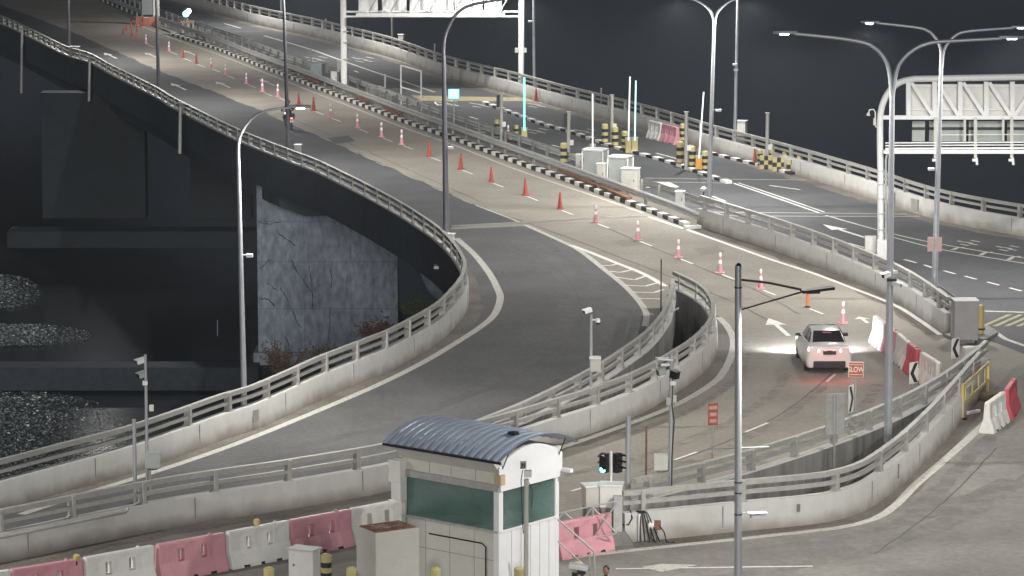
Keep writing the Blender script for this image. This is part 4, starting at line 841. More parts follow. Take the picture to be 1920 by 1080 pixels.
# grey box and yellow barrier at the nose of the right parapet
bx = G(1808, 640); t = thing('grey_box', 'big plain grey box standing at the end of the parapet by the yellow hatching', 'box', bx, .05)
MB().box((0, 0, .85), (.92, .8, 1.5)).build('body', mat('warm_grey', (.33, .32, .32), .6, .08, 3), t, bevel=.015); MB().box((0, 0, .05), (.84, .7, .1)).build('skid', M['dark'], t); MB().box((0, 0, 1.62), (.96, .84, .04)).build('lid', M['galv'], t)
g = G(1838, 632); t = thing('impact_bollard', 'yellow crash post right beside the big grey box', 'crash post', g); MB().lathe([(.16, 0), (.15, .1), (.14, 1.15), (.1, 1.25), (0, 1.27)], n=16).build('body', M['yplas'], t, smooth=40); MB().lathe([(.19, .3), (.19, .36), (.15, .36)], n=16).build('ring', M['dark'], t)
struct(MB().prism([(p.x, p.y) for p in GG([(1768, 631), (1800, 645), (1850, 641), (1872, 628), (1850, 615), (1800, 618)])], 0.0, .13).build('nose_kerb', M['concd']))
g = G(1821, 706); t = thing('concrete_block', 'pale concrete block with a dark slot behind the end of the rails', 'concrete block', g, .2)
MB().box((0, 0, .5), (.62, .4, 1.2)).build('body', M['wplas'], t, bevel=.04); MB().box((-.02, -.203, .78), (.09, .012, .5)).build('slot', M['concd'], t)
# yellow plastic fence panels
def yfence(pa, pb, label):
    a, b_ = G(*pa), G(*pb); d = b_ - a; t = thing('plastic_fence', label, 'plastic fence', a, atan2(d.y, d.x)); L_ = d.length
    for x in (0, L_): MB().box((x, 0, .62), (.12, .1, 1.24)).build('post', M['yplas'], t, bevel=.01); MB().box((x, 0, .04), (.18, .3, .08)).build('foot', M['dark'], t)
    for z in (.55, 1.15): MB().box((L_ / 2, 0, z), (L_ - .1, .05, .1)).build('bar', M['bol'], t)
    n = 4
    for i in range(n): MB().box(((i + .5) * L_ / n, 0, .85), (.14, .04, .58)).build('slat', M['bol'], t)
yfence((1804, 787), (1852, 742), 'yellow plastic fence panel leaning along the end of the bright parapet')
tagm(MB().bar(G(1812, 775, .06), G(1836, 770, .06), .12, .1), 'white_block', M['wplas'], 'short white block lying on the ground by the yellow fence', 'block', bevel=.01)
tagm(MB().box(G(1858, 742, .12), (1.1, .5, .24), .8), 'rubble_sack', mat('dirty_sack', (.18, .14, .09), .9, .4, 5), 'brown sacks lying between the yellow fence and the lone barrier', 'sack', bevel=.08)

# ---------------------------------------------------------------- camera poles
def bullet(t, p, d, ln=.34, wd=.13, name='camera', m=None):
    rz = atan2(d[1], d[0]); c = Vector(p); R = Matrix.Rotation(rz, 3, 'Z')
    MB().box(c, (ln, wd, wd * .9), rz, ry=.22).box(c + R @ Vector((.04, 0, wd * .52)), (ln * 1.15, wd * 1.25, .02), rz, ry=.22).build(name, m or M['white'], t, bevel=.012)
    MB().box(c + R @ Vector((ln * .5, 0, -ln * .12)), (.02, wd * .8, wd * .7), rz, ry=.22).build('lens', M['dark'], t)
def campole(px, ytop, label, r=.06):
    g = G(*px); t = thing('camera_pole', label, 'camera pole', g); z = ZT(g, ytop)
    MB().tube([(0, 0, 0), (0, 0, z)], [r, r * .8], 12).build('pole', M['pole'], t, smooth=60); return t, g, z, (lambda x, y, dy=0: A(x, y, g.y + dy) - g)
t, g, z, L = campole((1108, 800), 590, 'slim pole with a bullet camera and a dome camera between the two ramps', .055)
bullet(t, L(1102, 583), (-1, -.5), .27, .14)
MB().bar(L(1107, 600), L(1120, 599), .05, .05).build('arm', M['white'], t); MB().lathe([(.0, .1), (.07, .09), (.085, .0), (.085, -.04)], L(1121, 602), 14).build('dome_housing', M['white'], t, smooth=40); MB().lathe([(.08, -.04), (.06, -.1), (0, -.13)], L(1121, 602), 14).build('dome', M['dark'], t, smooth=50)
MB().box(L(1117, 682, -.1), (.34, .25, .50)).build('box', M['cream'], t, bevel=.01); MB().box(L(1116, 671, -.1), (.38, .3, .03)).build('box_lid', M['white'], t)
t, g, z, L = campole((1257, 975), 664, 'crowded camera pole with floodlights standing in front of the middle ramp', .075)
MB().box(L(1245, 673, -.1), (.46, .3, .05), .25, ry=.1).build('panel', M['white'], t, bevel=.01); MB().box(L(1250, 684), (.34, .06, .06)).build('bracket', M['white'], t)
bullet(t, L(1240, 697, -.1), (-1, -.4), .24, .2, 'floodlight', M['grey']); bullet(t, L(1265, 703, -.1), (1, -.9), .22, .22, 'floodlight', M['dark'])
MB().box(L(1262, 718, -.1), (.16, .14, .12)).build('junction_box', M['white'], t); MB().box(L(1254, 752, -.1), (.14, .12, .24)).build('junction_box', M['rail'], t); MB().box(L(1265, 748), (.1, .12, .2)).build('junction_box', M['cream'], t)
MB().box(L(1239, 866, -.1), (.40, .25, .46)).build('cabinet', M['cream'], t, bevel=.01); MB().tube([L(1233, 884, -.1), L(1236, 893, -.1), L(1246, 893, -.1), L(1252, 880, -.1)], .02, 6).build('cable', M['dark'], t)
MB().tube([L(1262, 700, -.09), L(1260, 760, -.09), L(1264, 790, -.09), L(1260, 860, -.09), L(1259, 965, -.09)], .018, 6).build('cable', M['dark'], t)
t, g, z, L = campole((277, 930), 665, 'camera pole with two cameras at the left in front of the dark water', .055)
bullet(t, L(264, 677), (-1, -.5), .28, .15); bullet(t, L(266, 703), (-1, -.6), .24, .17, 'floodlight', M['grey']); MB().box(L(272, 718), (.14, .12, .12)).build('junction_box', M['white'], t)
MB().box(L(284, 765), (.14, .1, .2)).build('sensor', M['wplas'], t, bevel=.03); MB().box(L(287, 862, -.1), (.46, .28, .5)).build('cabinet', M['grey'], t, bevel=.01); MB().box(L(287, 878, -.12), (.3, .2, .05)).build('cable_entry', M['dark'], t)
MB().tube([L(281, 880, -.08), L(282, 925, -.08)], .035, 8).tube([L(275, 880, -.08), L(275, 925, -.08)], .03, 8).build('conduit', M['galv'], t)
for px, yt, r, lab in (((254, 948), 786, .06, 'plain grey post just left of the camera pole at the left'), ((1177, 985), 780, .075, 'thick grey post left of the crowded camera pole'), ((1211, 972), 799, .03, 'thin brown rod between the grey post and the crowded camera pole'), ((1239, 610), 486, .025, 'thin dark rod standing at the nose of the chevron gore'), ((408, 702), 600, .03, 'faint thin rod standing in the dark water')):
    g = G(*px) if px[0] != 408 else A(408, 630, 190); z = ZT(g, yt) if px[0] != 408 else ZT(g, 600)
    tagm(MB().tube([(g.x, g.y, 0 if px[0] != 408 else g.z), (g.x, g.y, z)], r, 10), 'rod' if r < .04 else 'grey_post', M['dark'] if px[0] == 1239 else M['pier'] if px[0] == 408 else M['rust'] if r < .04 else M['pole'], lab, 'post', smooth=60)
# cameras on the tall twin lamp post
g = G(1664, 868); t = thing('camera_cluster', 'cluster of white cameras halfway up the tallest twin lamp post', 'camera', A(1668, 522, g.y - .15)); o = t.location.copy()
bullet(t, A(1662, 516, o.y) - o, (-1, -.6), .26, .15); bullet(t, A(1681, 533, o.y) - o, (1, -.4), .28, .13); MB().box(A(1679, 510, o.y) - o, (.14, .1, .1)).build('sensor', M['white'], t); MB().box(A(1672, 525, o.y) - o, (.3, .1, .08)).build('bracket', M['dark'], t)
for x, y, bp, lab in ((1378, 121, (1378, 294), 'upper small camera on the tall post behind the far parapet'), (1380, 131, (1378, 294), 'lower small camera on the tall post behind the far parapet'), (994, 40, (1002, 184), 'small camera on the post right of the upper gantry'), (1746, 317, (1752, 560), 'small camera on the twin lamp post with pink plates'), (1347, 207, (1330, 388), 'small camera box on the median twin lamp post'), (845, 277, (837, 492), 'small camera on the middle lamp post')):
    g = G(*bp); t = thing('post_camera', lab, 'camera', A(x, y, g.y - .12)); MB().box((0, 0, 0), (.26, .14, .12)).build('body', M['white'], t, bevel=.02); MB().bar((0, 0, .05), (A(bp[0], y, g.y) - t.location) * .8, .03, .03).build('bracket', M['galv'], t)

# ---------------------------------------------------------------- traffic signal and cabinets right of the booth
g = G(1146, 1010); t = thing('traffic_light', 'pair of black traffic lights, the left one showing green, right of the booth', 'traffic light', g); L = lambda x, y, dy=0: A(x, y, g.y + dy) - g
MB().tube([(0, 0, 0), L(1146, 846)], .028, 8).build('post', M['white'], t)
glow = emi('green_signal', (.1, .95, .75), 7); amb = mat('dark_lens', (.02, .02, .02), .3)
for x, rz, lit in ((1133, -.55, True), (1158, .9, False)):
    hz = bpy.data.objects.new('signal_head', None); MBh = MB(); c = L(x, 868); R = Matrix.Rotation(rz, 3, 'Z')
    h = MBh.box((0, 0, 0), (.24, .18, .56)).build('signal_head', M['dark'], t, loc=c, rz=rz, bevel=.02)
    for k, zz in enumerate((.18, 0, -.18)):
        ln = MB().lathe([(0, -.01), (.085, -.01), (.085, .01), (0, .01)], n=16).build('lens', glow if lit and k == 2 else amb, h, loc=(0, -.1, zz)); ln.rotation_euler.x = pi / 2
        vs = []; n = 9
        for i in range(n):
            a = pi * (.05 + .9 * i / (n - 1)); vs += [(.10 * cos(a), -.09, zz + .10 * sin(a)), (.10 * cos(a), -.24, zz + .095 * sin(a))]
        MB().add(vs, [(2 * i, 2 * i + 1, 2 * i + 3, 2 * i + 2) for i in range(n - 1)]).build('visor', M['dark'], h)
cabinet((1113, 1012), .60, .5, .58, M['cream'], 'pale metal cabinet at the left under the traffic lights', .25, z0=1.0, door=False)
cabinet((1146, 1013), .62, .5, .62, M['wplas'], 'white cabinet with a wide lid directly under the traffic lights', -.1, z0=1.0, door=False)
g = G(1158, 1020); t = thing('fence_post', 'thick steel post on a concrete foot at the end of the truss fence', 'post', g); MB().box((0, 0, .85), (.26, .2, 1.1)).build('post', M['galv'], t, bevel=.02)
MB().add([(-.4, -.3, 0), (.45, -.3, 0), (.45, .3, 0), (-.4, .3, 0), (-.2, -.15, .38), (.2, -.15, .38), (.2, .15, .38), (-.2, .15, .38)], [(3, 2, 1, 0), (4, 5, 6, 7), (0, 1, 5, 4), (1, 2, 6, 5), (2, 3, 7, 6), (3, 0, 4, 7)]).build('foot', M['concd'], t)
# truss fence and stair rail
Yf = G(1158, 1036).y; t = thing('truss_fence', 'light steel truss fence in front of the pink barrier right of the booth', 'steel fence', A(1050, 1020, Yf)); o = t.location.copy(); L = lambda x, y: A(x, y, Yf) - o
for a, b_ in (((1048, 962), (1156, 940)), ((1048, 1025), (1156, 1000)), ((1057, 960), (1113, 1008)), ((1113, 1008), (1156, 943)), ((1076, 997), (1110, 952)), ((1110, 950), (1156, 1000)), ((1057, 1020), (1076, 997)), ((1048, 972), (1057, 960)), ((1057, 1022), (1057, 1052)), ((1110, 1010), (1112, 950))):
    MB().tube([L(*a), L(*b_)], .022, 8).build('bar', M['galv'], t)
Ys = G(1115, 1120).y; t = thing('stair_rail', 'steel stair handrail sloping down beside the booth', 'handrail', A(1114, 1034, Ys)); o = t.location.copy(); L = lambda x, y: A(x, y, Ys) - o
MB().tube([L(1046, 974), L(1114, 1034), L(1115, 1130)], .028, 8).build('rail', M['galv'], t, smooth=40); MB().tube([L(1046, 1015), L(1106, 1070), L(1107, 1130)], .022, 8).build('rail', M['galv'], t); MB().box(L(1106, 1075), (.05, .05, 1.1)).build('post', M['rail'], t)
# hoses and reel on the parapet
g = G(1228, 1013); t = thing('hose_reel', 'rusty red hose reel hanging on the bright parapet', 'hose reel', g)
MB().lathe([(.14, -.08), (.14, .08), (.05, .08), (.05, -.08)], n=18).build('drum', M['wplas'], t, loc=(-.12, -.18, .5)).rotation_euler.y = pi / 2
MB().box((.06, -.18, .48), (.2, .16, .26)).build('bracket', M['rust'], t, bevel=.02)
for pts in ([(-.1, -.25, .4), (-.12, -.3, .15), (0, -.3, .02)], [(.1, -.25, .5), (.25, -.28, .3), (.33, -.3, .02), (.55, -.32, .02)], [(.0, -.25, .4), (.05, -.3, .2), (.02, -.35, .0)]): MB().tube(smooth([Vector(p) for p in pts], .1), .018, 6).build('hose', M['dark'], t)
t = thing('cable_bundle', 'bundle of black cables dropping over the left end of the bright parapet', 'cables', G(1208, 1016)); o = t.location.copy()
for i in range(5):
    x = -.12 + i * .05; MB().tube(smooth([Vector((x - .1, .1, .88)), Vector((x, -.04, .85)), Vector((x + .05 * i, -.1, .4)), Vector((x + .09 * i, -.12, .03))], .12), .02, 6).build('cable', M['dark'], t)
MB().box((-.14, -.06, .43), (.06, .03, .8)).build('white_conduit', M['white'], t); MB().tube([(-.9, -.08, .5), (-.45, -.08, .52), (-.35, -.06, .7), (-.4, .05, .9)], .025, 6).build('pipe', M['dark'], t)

# ---------------------------------------------------------------- booth
Z0 = 3.80
O = G(935, 1119); d1 = Vector((-.777, .63, 0)).normalized(); d2 = Vector((.63, .777, 0)).normalized()
t = thing('toll_booth', 'cream guard booth with tinted windows and a curved corrugated roof in the foreground', 'booth', O, atan2(-d1.y, -d1.x)); 
# local frame: x axis = -d1 (towards near corner), so the booth spans x in [-3.35, 0], y: local y = rotate(x)
LX, LY = 3.35, 2.5
q = Vector((-d1.x, -d1.y, 0)); yv = Vector((-q.y, q.x, 0)); sy = 1 if yv.dot(d2) > 0 else -1
def Bx(name, x0, x1, y0, y1, z0, z1, m, bevel=.006, par=None):
    return MB().box(((x0 + x1) / 2, sy * (y0 + y1) / 2, (z0 + z1) / 2), (abs(x1 - x0), abs(y1 - y0), abs(z1 - z0))).build(name, m, par or t, bevel=bevel)
WB, WT = 1.78, 2.88      # window sill and head
ZE = 3.35
Bx('lower_wall', -LX, 0, 0, LY, 0, WB, M['cream'])
Bx('ceiling_band', -LX, 0, 0, LY, WT, ZE, M['cream'])
white2 = mat('white_wall', (.72, .72, .73), .45, .04, 3)
Bx('side_cladding', .003, .03, .12, LY - .08, 0, WB - .03, white2)
for y in (.5, .9, 1.3, 1.7, 2.1): Bx('cladding_joint', .031, .035, y, y + .02, 0, WB - .03, M['galv'], 0)
for x0, x1, y0, y1 in ((-.14, .04, -.04, .14), (-LX - .02, -LX + .12, -.04, .12), (-.1, .04, LY - .12, LY + .04), (-LX - .02, -LX + .1, LY - .1, LY + .02)): Bx('corner_post', x0, x1, y0, y1, 0, ZE - .25, white2 if x1 > -1 else M['cream'])
Bx('head_rail', -LX - .05, .06, -.09, .0, WT - .02, WT + .16, M['rail']); Bx('head_rail', .0, .09, -.02, LY + .05, WT - .02, WT + .14, white2)
Bx('sill', -LX, 0, -.05, .0, WB - .06, WB, M['rail']); Bx('sill', 0.03, .06, 0, LY, WB - .05, WB + .01, white2)
gl = bpy.data.materials.new('tinted_glass'); gl.use_nodes = True; gn = gl.node_tree; gn.nodes.remove(gn.nodes['Principled BSDF'])
tr_ = gn.nodes.new('ShaderNodeBsdfTransparent'); tr_.inputs[0].default_value = (.42, .60, .56, 1); go_ = gn.nodes.new('ShaderNodeBsdfGlossy'); go_.inputs['Roughness'].default_value = .12; go_.inputs['Color'].default_value = (.7, .85, .8, 1)
df_ = gn.nodes.new('ShaderNodeBsdfDiffuse'); df_.inputs[0].default_value = (.30, .44, .42, 1); nz_ = gn.nodes.new('ShaderNodeTexNoise'); nz_.inputs['Scale'].default_value = .8; nz_.inputs['Detail'].default_value = 6  # noisy diffuse film stands in for reflections on the panes
mr_ = gn.nodes.new('ShaderNodeMapRange'); mr_.inputs[1].default_value = .35; mr_.inputs[2].default_value = .75; mr_.inputs[3].default_value = .02; mr_.inputs[4].default_value = .6; gn.links.new(nz_.outputs['Fac'], mr_.inputs[0])
m1_ = gn.nodes.new('ShaderNodeMixShader'); gn.links.new(mr_.outputs[0], m1_.inputs[0]); gn.links.new(tr_.outputs[0], m1_.inputs[1]); gn.links.new(df_.outputs[0], m1_.inputs[2])
m2_ = gn.nodes.new('ShaderNodeMixShader'); m2_.inputs[0].default_value = .12; gn.links.new(m1_.outputs[0], m2_.inputs[1]); gn.links.new(go_.outputs[0], m2_.inputs[2]); gn.links.new(m2_.outputs[0], gn.nodes['Material Output'].inputs[0])
Bx('front_glass', -LX + .12, -.14, .02, .035, WB, WT, gl, 0); Bx('side_glass', -.035, -.02, .14, LY - .12, WB, WT, gl, 0)
Bx('far_glass', -LX + .12, -.14, LY - .04, LY - .02, WB, WT, gl, 0)
Bx('glass_mullion', -.045, .0, 1.22, 1.28, WB, WT, M['dark']); Bx('glass_mullion', -1.72, -1.69, LY - .08, LY - .03, WB, WT, M['rail'])
Bx('inner_wall', -LX + .03, -LX + .08, .05, LY - .05, WB, WT, mat('inner_teal', (.22, .34, .33), .6, .2, 2))
Bx('inner_panel', -LX + .2, -1.9, LY - .35, LY - .25, WB, WT - .3, mat('inner_pale', (.4, .45, .43), .6, .2, 2))
[Bx('hanging_coat', x_, x_ + w_, y_, y_ + .1, z_, z1_, mat('inner_tone_%d' % i_, c_, .6, .3, 4)) for i_, (x_, w_, y_, z_, z1_, c_) in enumerate(((-3.0, .5, 1.9, WB + .2, WT - .1, (.10, .16, .16)), (-1.5, .9, LY - .3, WB, WT - .35, (.5, .6, .58)), (-.55, .35, 1.7, WB, WT - .2, (.08, .12, .12))))]; Bx('desk_clutter', -1.9, -.4, .5, .9, WB + .05, WB + .22, M['dark']); Bx('desk', -2.0, -.25, .3, 1.2, WB - .02, WB + .05, M['dark']); Bx('monitor', -1.6, -1.15, .6, .66, WB + .1, WB + .45, M['dark']); Bx('chair_back', -.75, -.4, .7, .8, WB, WB + .5, M['dark'])
for x0, x1 in ((-2.4, -2.37), (-1.65, -1.62), (-.8, -.77)):
    Bx('panel_joint', x0, x0 + .014, -.004, .0, WT + .18, ZE, M['concd'], 0)
for x in (-2.55, -1.7, -.85): Bx('panel_joint', x, x + .012, -.004, 0, .0, WB - .07, M['concd'], 0)
Bx('panel_joint', -LX, 0, -.004, 0, .95, .965, M['concd'], 0)
MB().tube([Vector((-2.4, -.03 * 1, 1.38)), Vector((-.55, -.03, 1.38)), Vector((-.42, -.03, 1.3)), Vector((-.42, -.03, .0))], .02, 6).build('conduit', M['dark'], t)
# sloping fascia above the long wall, then the vaulted corrugated roof (axis along local x)
fx0, fx1 = -LX - .06, .06
def vault(y):   # roof height across the booth
    u = (y - LY / 2) / (LY / 2 + .55); return Z0 - .02 + .52 * (1 - u * u) - .10
b = MB(); pr = [(-.02, ZE), (-.32, ZE + .36), (-.30, ZE + .42), (LY * .5, ZE + .44), (LY + .1, ZE + .36), (LY + .02, ZE)]
vs = [(x, sy * y, z) for x in (fx0, fx1) for y, z in pr]; n = len(pr)
b.add(vs, [(i, (i + 1) % n, n + (i + 1) % n, n + i) for i in range(n)] + [tuple(range(n))[::-1], tuple(range(n, 2 * n))]); b.build('fascia', M['cream'], t)
# gable in white at the near (right) end
b = MB(); ys = [-.1 + (LY + .2) * i / 12 for i in range(13)]; gx = .10
top = [(gx, sy * y, ZE + .08 + .52 * (1 - ((y - LY / 2) / (LY / 2 + .25)) ** 2)) for y in ys]; bot = [(gx, sy * y, WT + .14) for y in ys]
top2 = [(gx - .1, p[1], p[2]) for p in top]; bot2 = [(gx - .1, p[1], p[2]) for p in bot]
b.add(top + bot + top2 + bot2, [(i, i + 1, 13 + i + 1, 13 + i) for i in range(12)] + [(i, 26 + i, 27 + i, i + 1) for i in range(12)]); b.build('gable', white2, t)
b = MB(); nc = 15; x0, x1 = -LX - .35, .42; NX = nc * 6; ys = [-.42 + (LY + .84) * i / 16 for i in range(17)]
vs = []
for i in range(NX + 1):
    x = x0 + (x1 - x0) * i / NX; w_ = .035 * abs(cos(pi * i / 6)) ** .6
    for y in ys: vs.append((x, sy * y, vault(y) + w_ + .02))
nv = len(vs); vs += [(v[0], v[1], v[2] - .015) for v in vs]
m_ = len(ys); fs = [(i * m_ + j, (i + 1) * m_ + j, (i + 1) * m_ + j + 1, i * m_ + j + 1) for i in range(NX) for j in range(m_ - 1)]
b.add(vs, fs + [tuple(nv + k for k in f[::-1]) for f in fs]); b.build('roof', M['grn'], t, smooth=35)
Bx('roof_edge', x0, x1, -.44, -.40, vault(-.42) - .05, vault(-.42) + .02, M['dark'])
for x in (0.33,):
    for y in (.05, LY - .05): MB().tube([Vector((.08, sy * y, ZE + .1)), Vector((x, sy * y, vault(y)))], .018, 6).build('roof_strut', M['dark'], t)
Bx('light_unit', -.02, .2, -.16, .04, WT + .18, WT + .46, mat('beige_box', (.48, .38, .24), .5, .06))
MB().box((-LX - .05, sy * -.16, 3.0), (.42, .3, .62)).box((-LX - .02, sy * -.14, 2.45), (.34, .28, .5)).build('wall_unit', M['wplas'], t, bevel=.02)
MB().box((.28, sy * (LY + .1), 3.05), (.3, .12, .1)).build('roof_camera', M['white'], t, bevel=.01)
MB().box((-.2, sy * (LY * .35), vault(LY * .35) + .1), (.25, .2, .08)).build('roof_fitting', M['dark'], t, bevel=.01)
# sensor pole in front of booth
g = G(986, 1150); t2 = thing('sensor_pole', 'cream pole with a small sensor head in front of the booth side window', 'pole', g); L = lambda x, y: A(x, y, g.y) - g
MB().tube([(0, 0, 0), L(987, 898)], .06, 12).build('pole', M['cream'], t2, smooth=60); MB().box(L(990, 888), (.2, .16, .18)).build('head', M['white'], t2, bevel=.015); MB().box(L(981, 872), (.16, .12, .18)).build('sensor', M['grey'], t2, bevel=.01); MB().box(L(981, 872) + Vector((0, -.065, 0)), (.1, .01, .12)).build('sensor_face', M['dark'], t2)
MB().tube([L(980, 882), L(977, 900), L(979, 960), L(981, 1000)], .012, 6).tube([L(992, 905), L(999, 925), L(996, 950)], .012, 6).build('cable', M['dark'], t2)
# cabinets before the booth
g = G(728, 1165); t3 = thing('tall_cabinet', 'tall cream cabinet with a rusted top left of the booth', 'cabinet', g, .56); hh = 2.5
MB().box((0, 0, hh / 2), (1.3, 1.0, hh)).build('body', M['cream'], t3, bevel=.02); MB().box((0, 0, hh + .012), (1.16, .86, .02)).build('rusted_top', wear(mat('rust_top', (.19, .075, .045), .9, .5, 5), (.42, .34, .28), 2.2, .50, .62, .9), t3)
MB().box((.56, -.508, 1.0), (.05, .02, .34)).build('handle', M['dark'], t3)
g = G(572, 1160); t3 = thing('small_cabinet', 'smaller white cabinet with a plain lid between two bollards', 'cabinet', g, -.45); MB().box((0, 0, .93), (.72, .42, 1.86)).build('body', M['wplas'], t3, bevel=.02); MB().box((0, 0, 1.87), (.78, .5, .04)).build('lid', M['cream'], t3, bevel=.01); MB().box((-.2, -.215, 1.45), (.04, .012, .05)).build('lock', M['dark'], t3)
g = G(1086, 1150); t3 = thing('floor_camera', 'white camera housing on a short post at the bottom edge right of the booth', 'camera', g); MB().tube([(0, 0, 0), (0, 0, 1.15)], .04, 8).build('post', M['galv'], t3); MB().box((-.02, 0, 1.25), (.5, .24, .14), -.15, ry=.15).build('housing', M['white'], t3, bevel=.03); MB().box((.05, -.05, 1.12), (.22, .16, .1)).build('mount', M['dark'], t3)

# ---------------------------------------------------------------- person at the bottom edge (only the head is in view)
def skin_body(t, joints, edges, m, name='body'):
    names = list(joints); me = bpy.data.meshes.new(name); me.from_pydata([joints[n][0] for n in names], [(names.index(a), names.index(b)) for a, b in edges], [])
    o = bpy.data.objects.new(name, me); C.objects.link(o); o.parent = t; me.materials.append(m)
    s = o.modifiers.new('skin', 'SKIN'); s.use_smooth_shade = True; me.skin_vertices.data if hasattr(me.skin_vertices, 'data') else None
    if not me.skin_vertices: me.skin_vertices  # layer made by the modifier
    return o
def body(t, J, Ed, m, name='body'):
    """continuous tapered body: metaball-free, tubes fused by remesh"""
    b = MB()
    for a, c in Ed:
        pa, ra = Vector(J[a][0]), J[a][1]; pb, rb = Vector(J[c][0]), J[c][1]; b.tube([pa - (pb - pa).normalized() * ra * .6, pa, pa.lerp(pb, .5), pb, pb + (pb - pa).normalized() * rb * .6], [ra * .7, ra, (ra + rb) / 2, rb, rb * .7], 12)
    o = b.build(name, m, t, smooth=180); r = o.modifiers.new('remesh', 'REMESH'); r.mode = 'VOXEL'; r.voxel_size = .018; r.use_smooth_shade = True
    sm = o.modifiers.new('smooth', 'SMOOTH'); sm.iterations = 6; return o
def ell(b, c, r, n=14, mi=0):
    b2 = []; 
    for i in range(n + 1):
        a = pi * i / n; b2.append((max(1e-4, sin(a)), -cos(a)))
    s = len(b.v); b.lathe(b2, n=n + 4, mi=mi); 
    for k in range(s, len(b.v)): v = b.v[k]; b.v[k] = (c[0] + v[0] * r[0], c[1] + v[1] * r[1], c[2] + v[2] * r[2])
    return b
skin = mat('skin', (.42, .22, .16), .5, .06); hair = mat('hair_black', (.012, .011, .01), .5, .2); shirt = mat('dark_green_shirt', (.05, .08, .05), .8, .2); trou = mat('dark_trousers', (.02, .022, .03), .8, .2)
g = G(1136, 1190); g.z = 0; t = thing('person', 'person in dark clothes with black hair at the bottom edge, cut off below the head', 'person', g, -.4)
J = {'pel': ((0, 0, .95), .15), 'ch': ((0, 0, 1.32), .17), 'nk': ((0, 0, 1.5), .06), 'hl': ((-.1, 0, .9), .10), 'hr': ((.1, 0, .9), .10), 'kl': ((-.11, -.02, .5), .065), 'kr': ((.11, .02, .5), .065), 'al': ((-.12, .02, .09), .045), 'ar': ((.12, .05, .09), .045), 'tl': ((-.12, -.16, .04), .04), 'tr': ((.12, -.13, .04), .04),
     'sl': ((-.18, 0, 1.42), .06), 'sr': ((.18, 0, 1.42), .06), 'el': ((-.25, .03, 1.14), .042), 'er': ((.25, .03, 1.14), .042), 'wl': ((-.24, -.12, .92), .03), 'wr': ((.24, -.1, .92), .03), 'hdl': ((-.24, -.16, .85), .03), 'hdr': ((.24, -.14, .85), .03), 'hd': ((0, -.01, 1.57), .055)}
body(t, J, [('pel', 'ch'), ('ch', 'nk'), ('nk', 'hd'), ('pel', 'hl'), ('pel', 'hr'), ('hl', 'kl'), ('hr', 'kr'), ('kl', 'al'), ('kr', 'ar'), ('al', 'tl'), ('ar', 'tr'), ('ch', 'sl'), ('ch', 'sr'), ('sl', 'el'), ('sr', 'er'), ('el', 'wl'), ('er', 'wr'), ('wl', 'hdl'), ('wr', 'hdr')], shirt)
hb = MB(); ell(hb, (0, -.01, 1.68), (.078, .098, .118)); ell(hb, (0, -.105, 1.665), (.014, .02, .022)); ell(hb, (-.08, 0, 1.67), (.014, .02, .03)); ell(hb, (.08, 0, 1.67), (.014, .02, .03)); hb.build('head', skin, t, smooth=180)
ell(MB(), (0, .012, 1.715), (.086, .1, .095)).build('hair', hair, t, smooth=180)
eb = MB(); [ell(eb, (x, -.098, 1.69), (.012, .008, .008), 8) for x in (-.03, .03)]; eb.build('eyes', M['dark'], t); MB().box((0, -.104, 1.625), (.045, .01, .008)).build('mouth', sred, t)

# ---------------------------------------------------------------- motorcycle and rider on the far left lane
g = G(541, 242); rz = atan2(*(reversed((G(500, 222) - g).xy))) - pi / 2
rz = atan2((G(480, 216) - g).y, (G(480, 216) - g).x) - pi / 2
rz = .28
t = thing('motorcycle', 'dark motorcycle seen from behind on the left lane, partly hidden by a lamp post', 'motorcycle', g, rz)
mb = MB(); tyre = mat('tyre', (.015, .015, .015), .8, .2)
for y, nm in ((-.62, 'rear_wheel'), (.66, 'front_wheel')):
    w_ = MB(); w_.lathe([(.20, -.05), (.29, -.05), (.31, -.02), (.31, .02), (.29, .05), (.20, .05)], n=24); o = w_.build(nm, tyre, t, loc=(0, y, .31), smooth=40); o.rotation_euler.y = pi / 2
    MB().lathe([(0, -.03), (.19, -.02), (.19, .02), (0, .03)], n=20).build('rim', M['galv'], o)
MB().tube([(0, -.5, .5), (0, -.1, .68), (0, .35, .75), (0, .5, .95)], [.09, .15, .13, .06], 10).box((0, .0, .42), (.26, .5, .32)).build('frame', mat('bike_dark', (.04, .03, .035), .4, .1), t, bevel=.03)
MB().box((0, -.3, .78), (.26, .7, .09)).build('seat', M['dark'], t, bevel=.03); MB().box((0, -.72, .86), (.42, .34, .32)).build('top_box', M['dark'], t, bevel=.04)
MB().tube([(-.36, .42, 1.05), (0, .5, 1.0), (.36, .42, 1.05)], .016, 8).build('handlebar', M['dark'], t); MB().tube([(0, .5, 1.0), (0, .66, .31)], .03, 8).build('fork', M['galv'], t)
MB().box((0, -.9, .74), (.14, .03, .07)).build('tail_light', emi('tail_red', (1, .05, .04), 6), t); MB().box((0, .58, .9), (.16, .08, .14)).build('headlight', emi('head_white', (1, .95, .9), 8), t, bevel=.03)
for x in (-.42, .42): MB().box((x, .4, 1.2), (.12, .02, .08)).build('mirror', M['dark'], t)
MB().box((0, -.86, .55), (.2, .015, .12)).build('number_plate', M['wplas'], t)
rd = thing('person', 'motorcycle rider in dark jacket and helmet seen from behind, hands on the bars', 'person', g, rz)
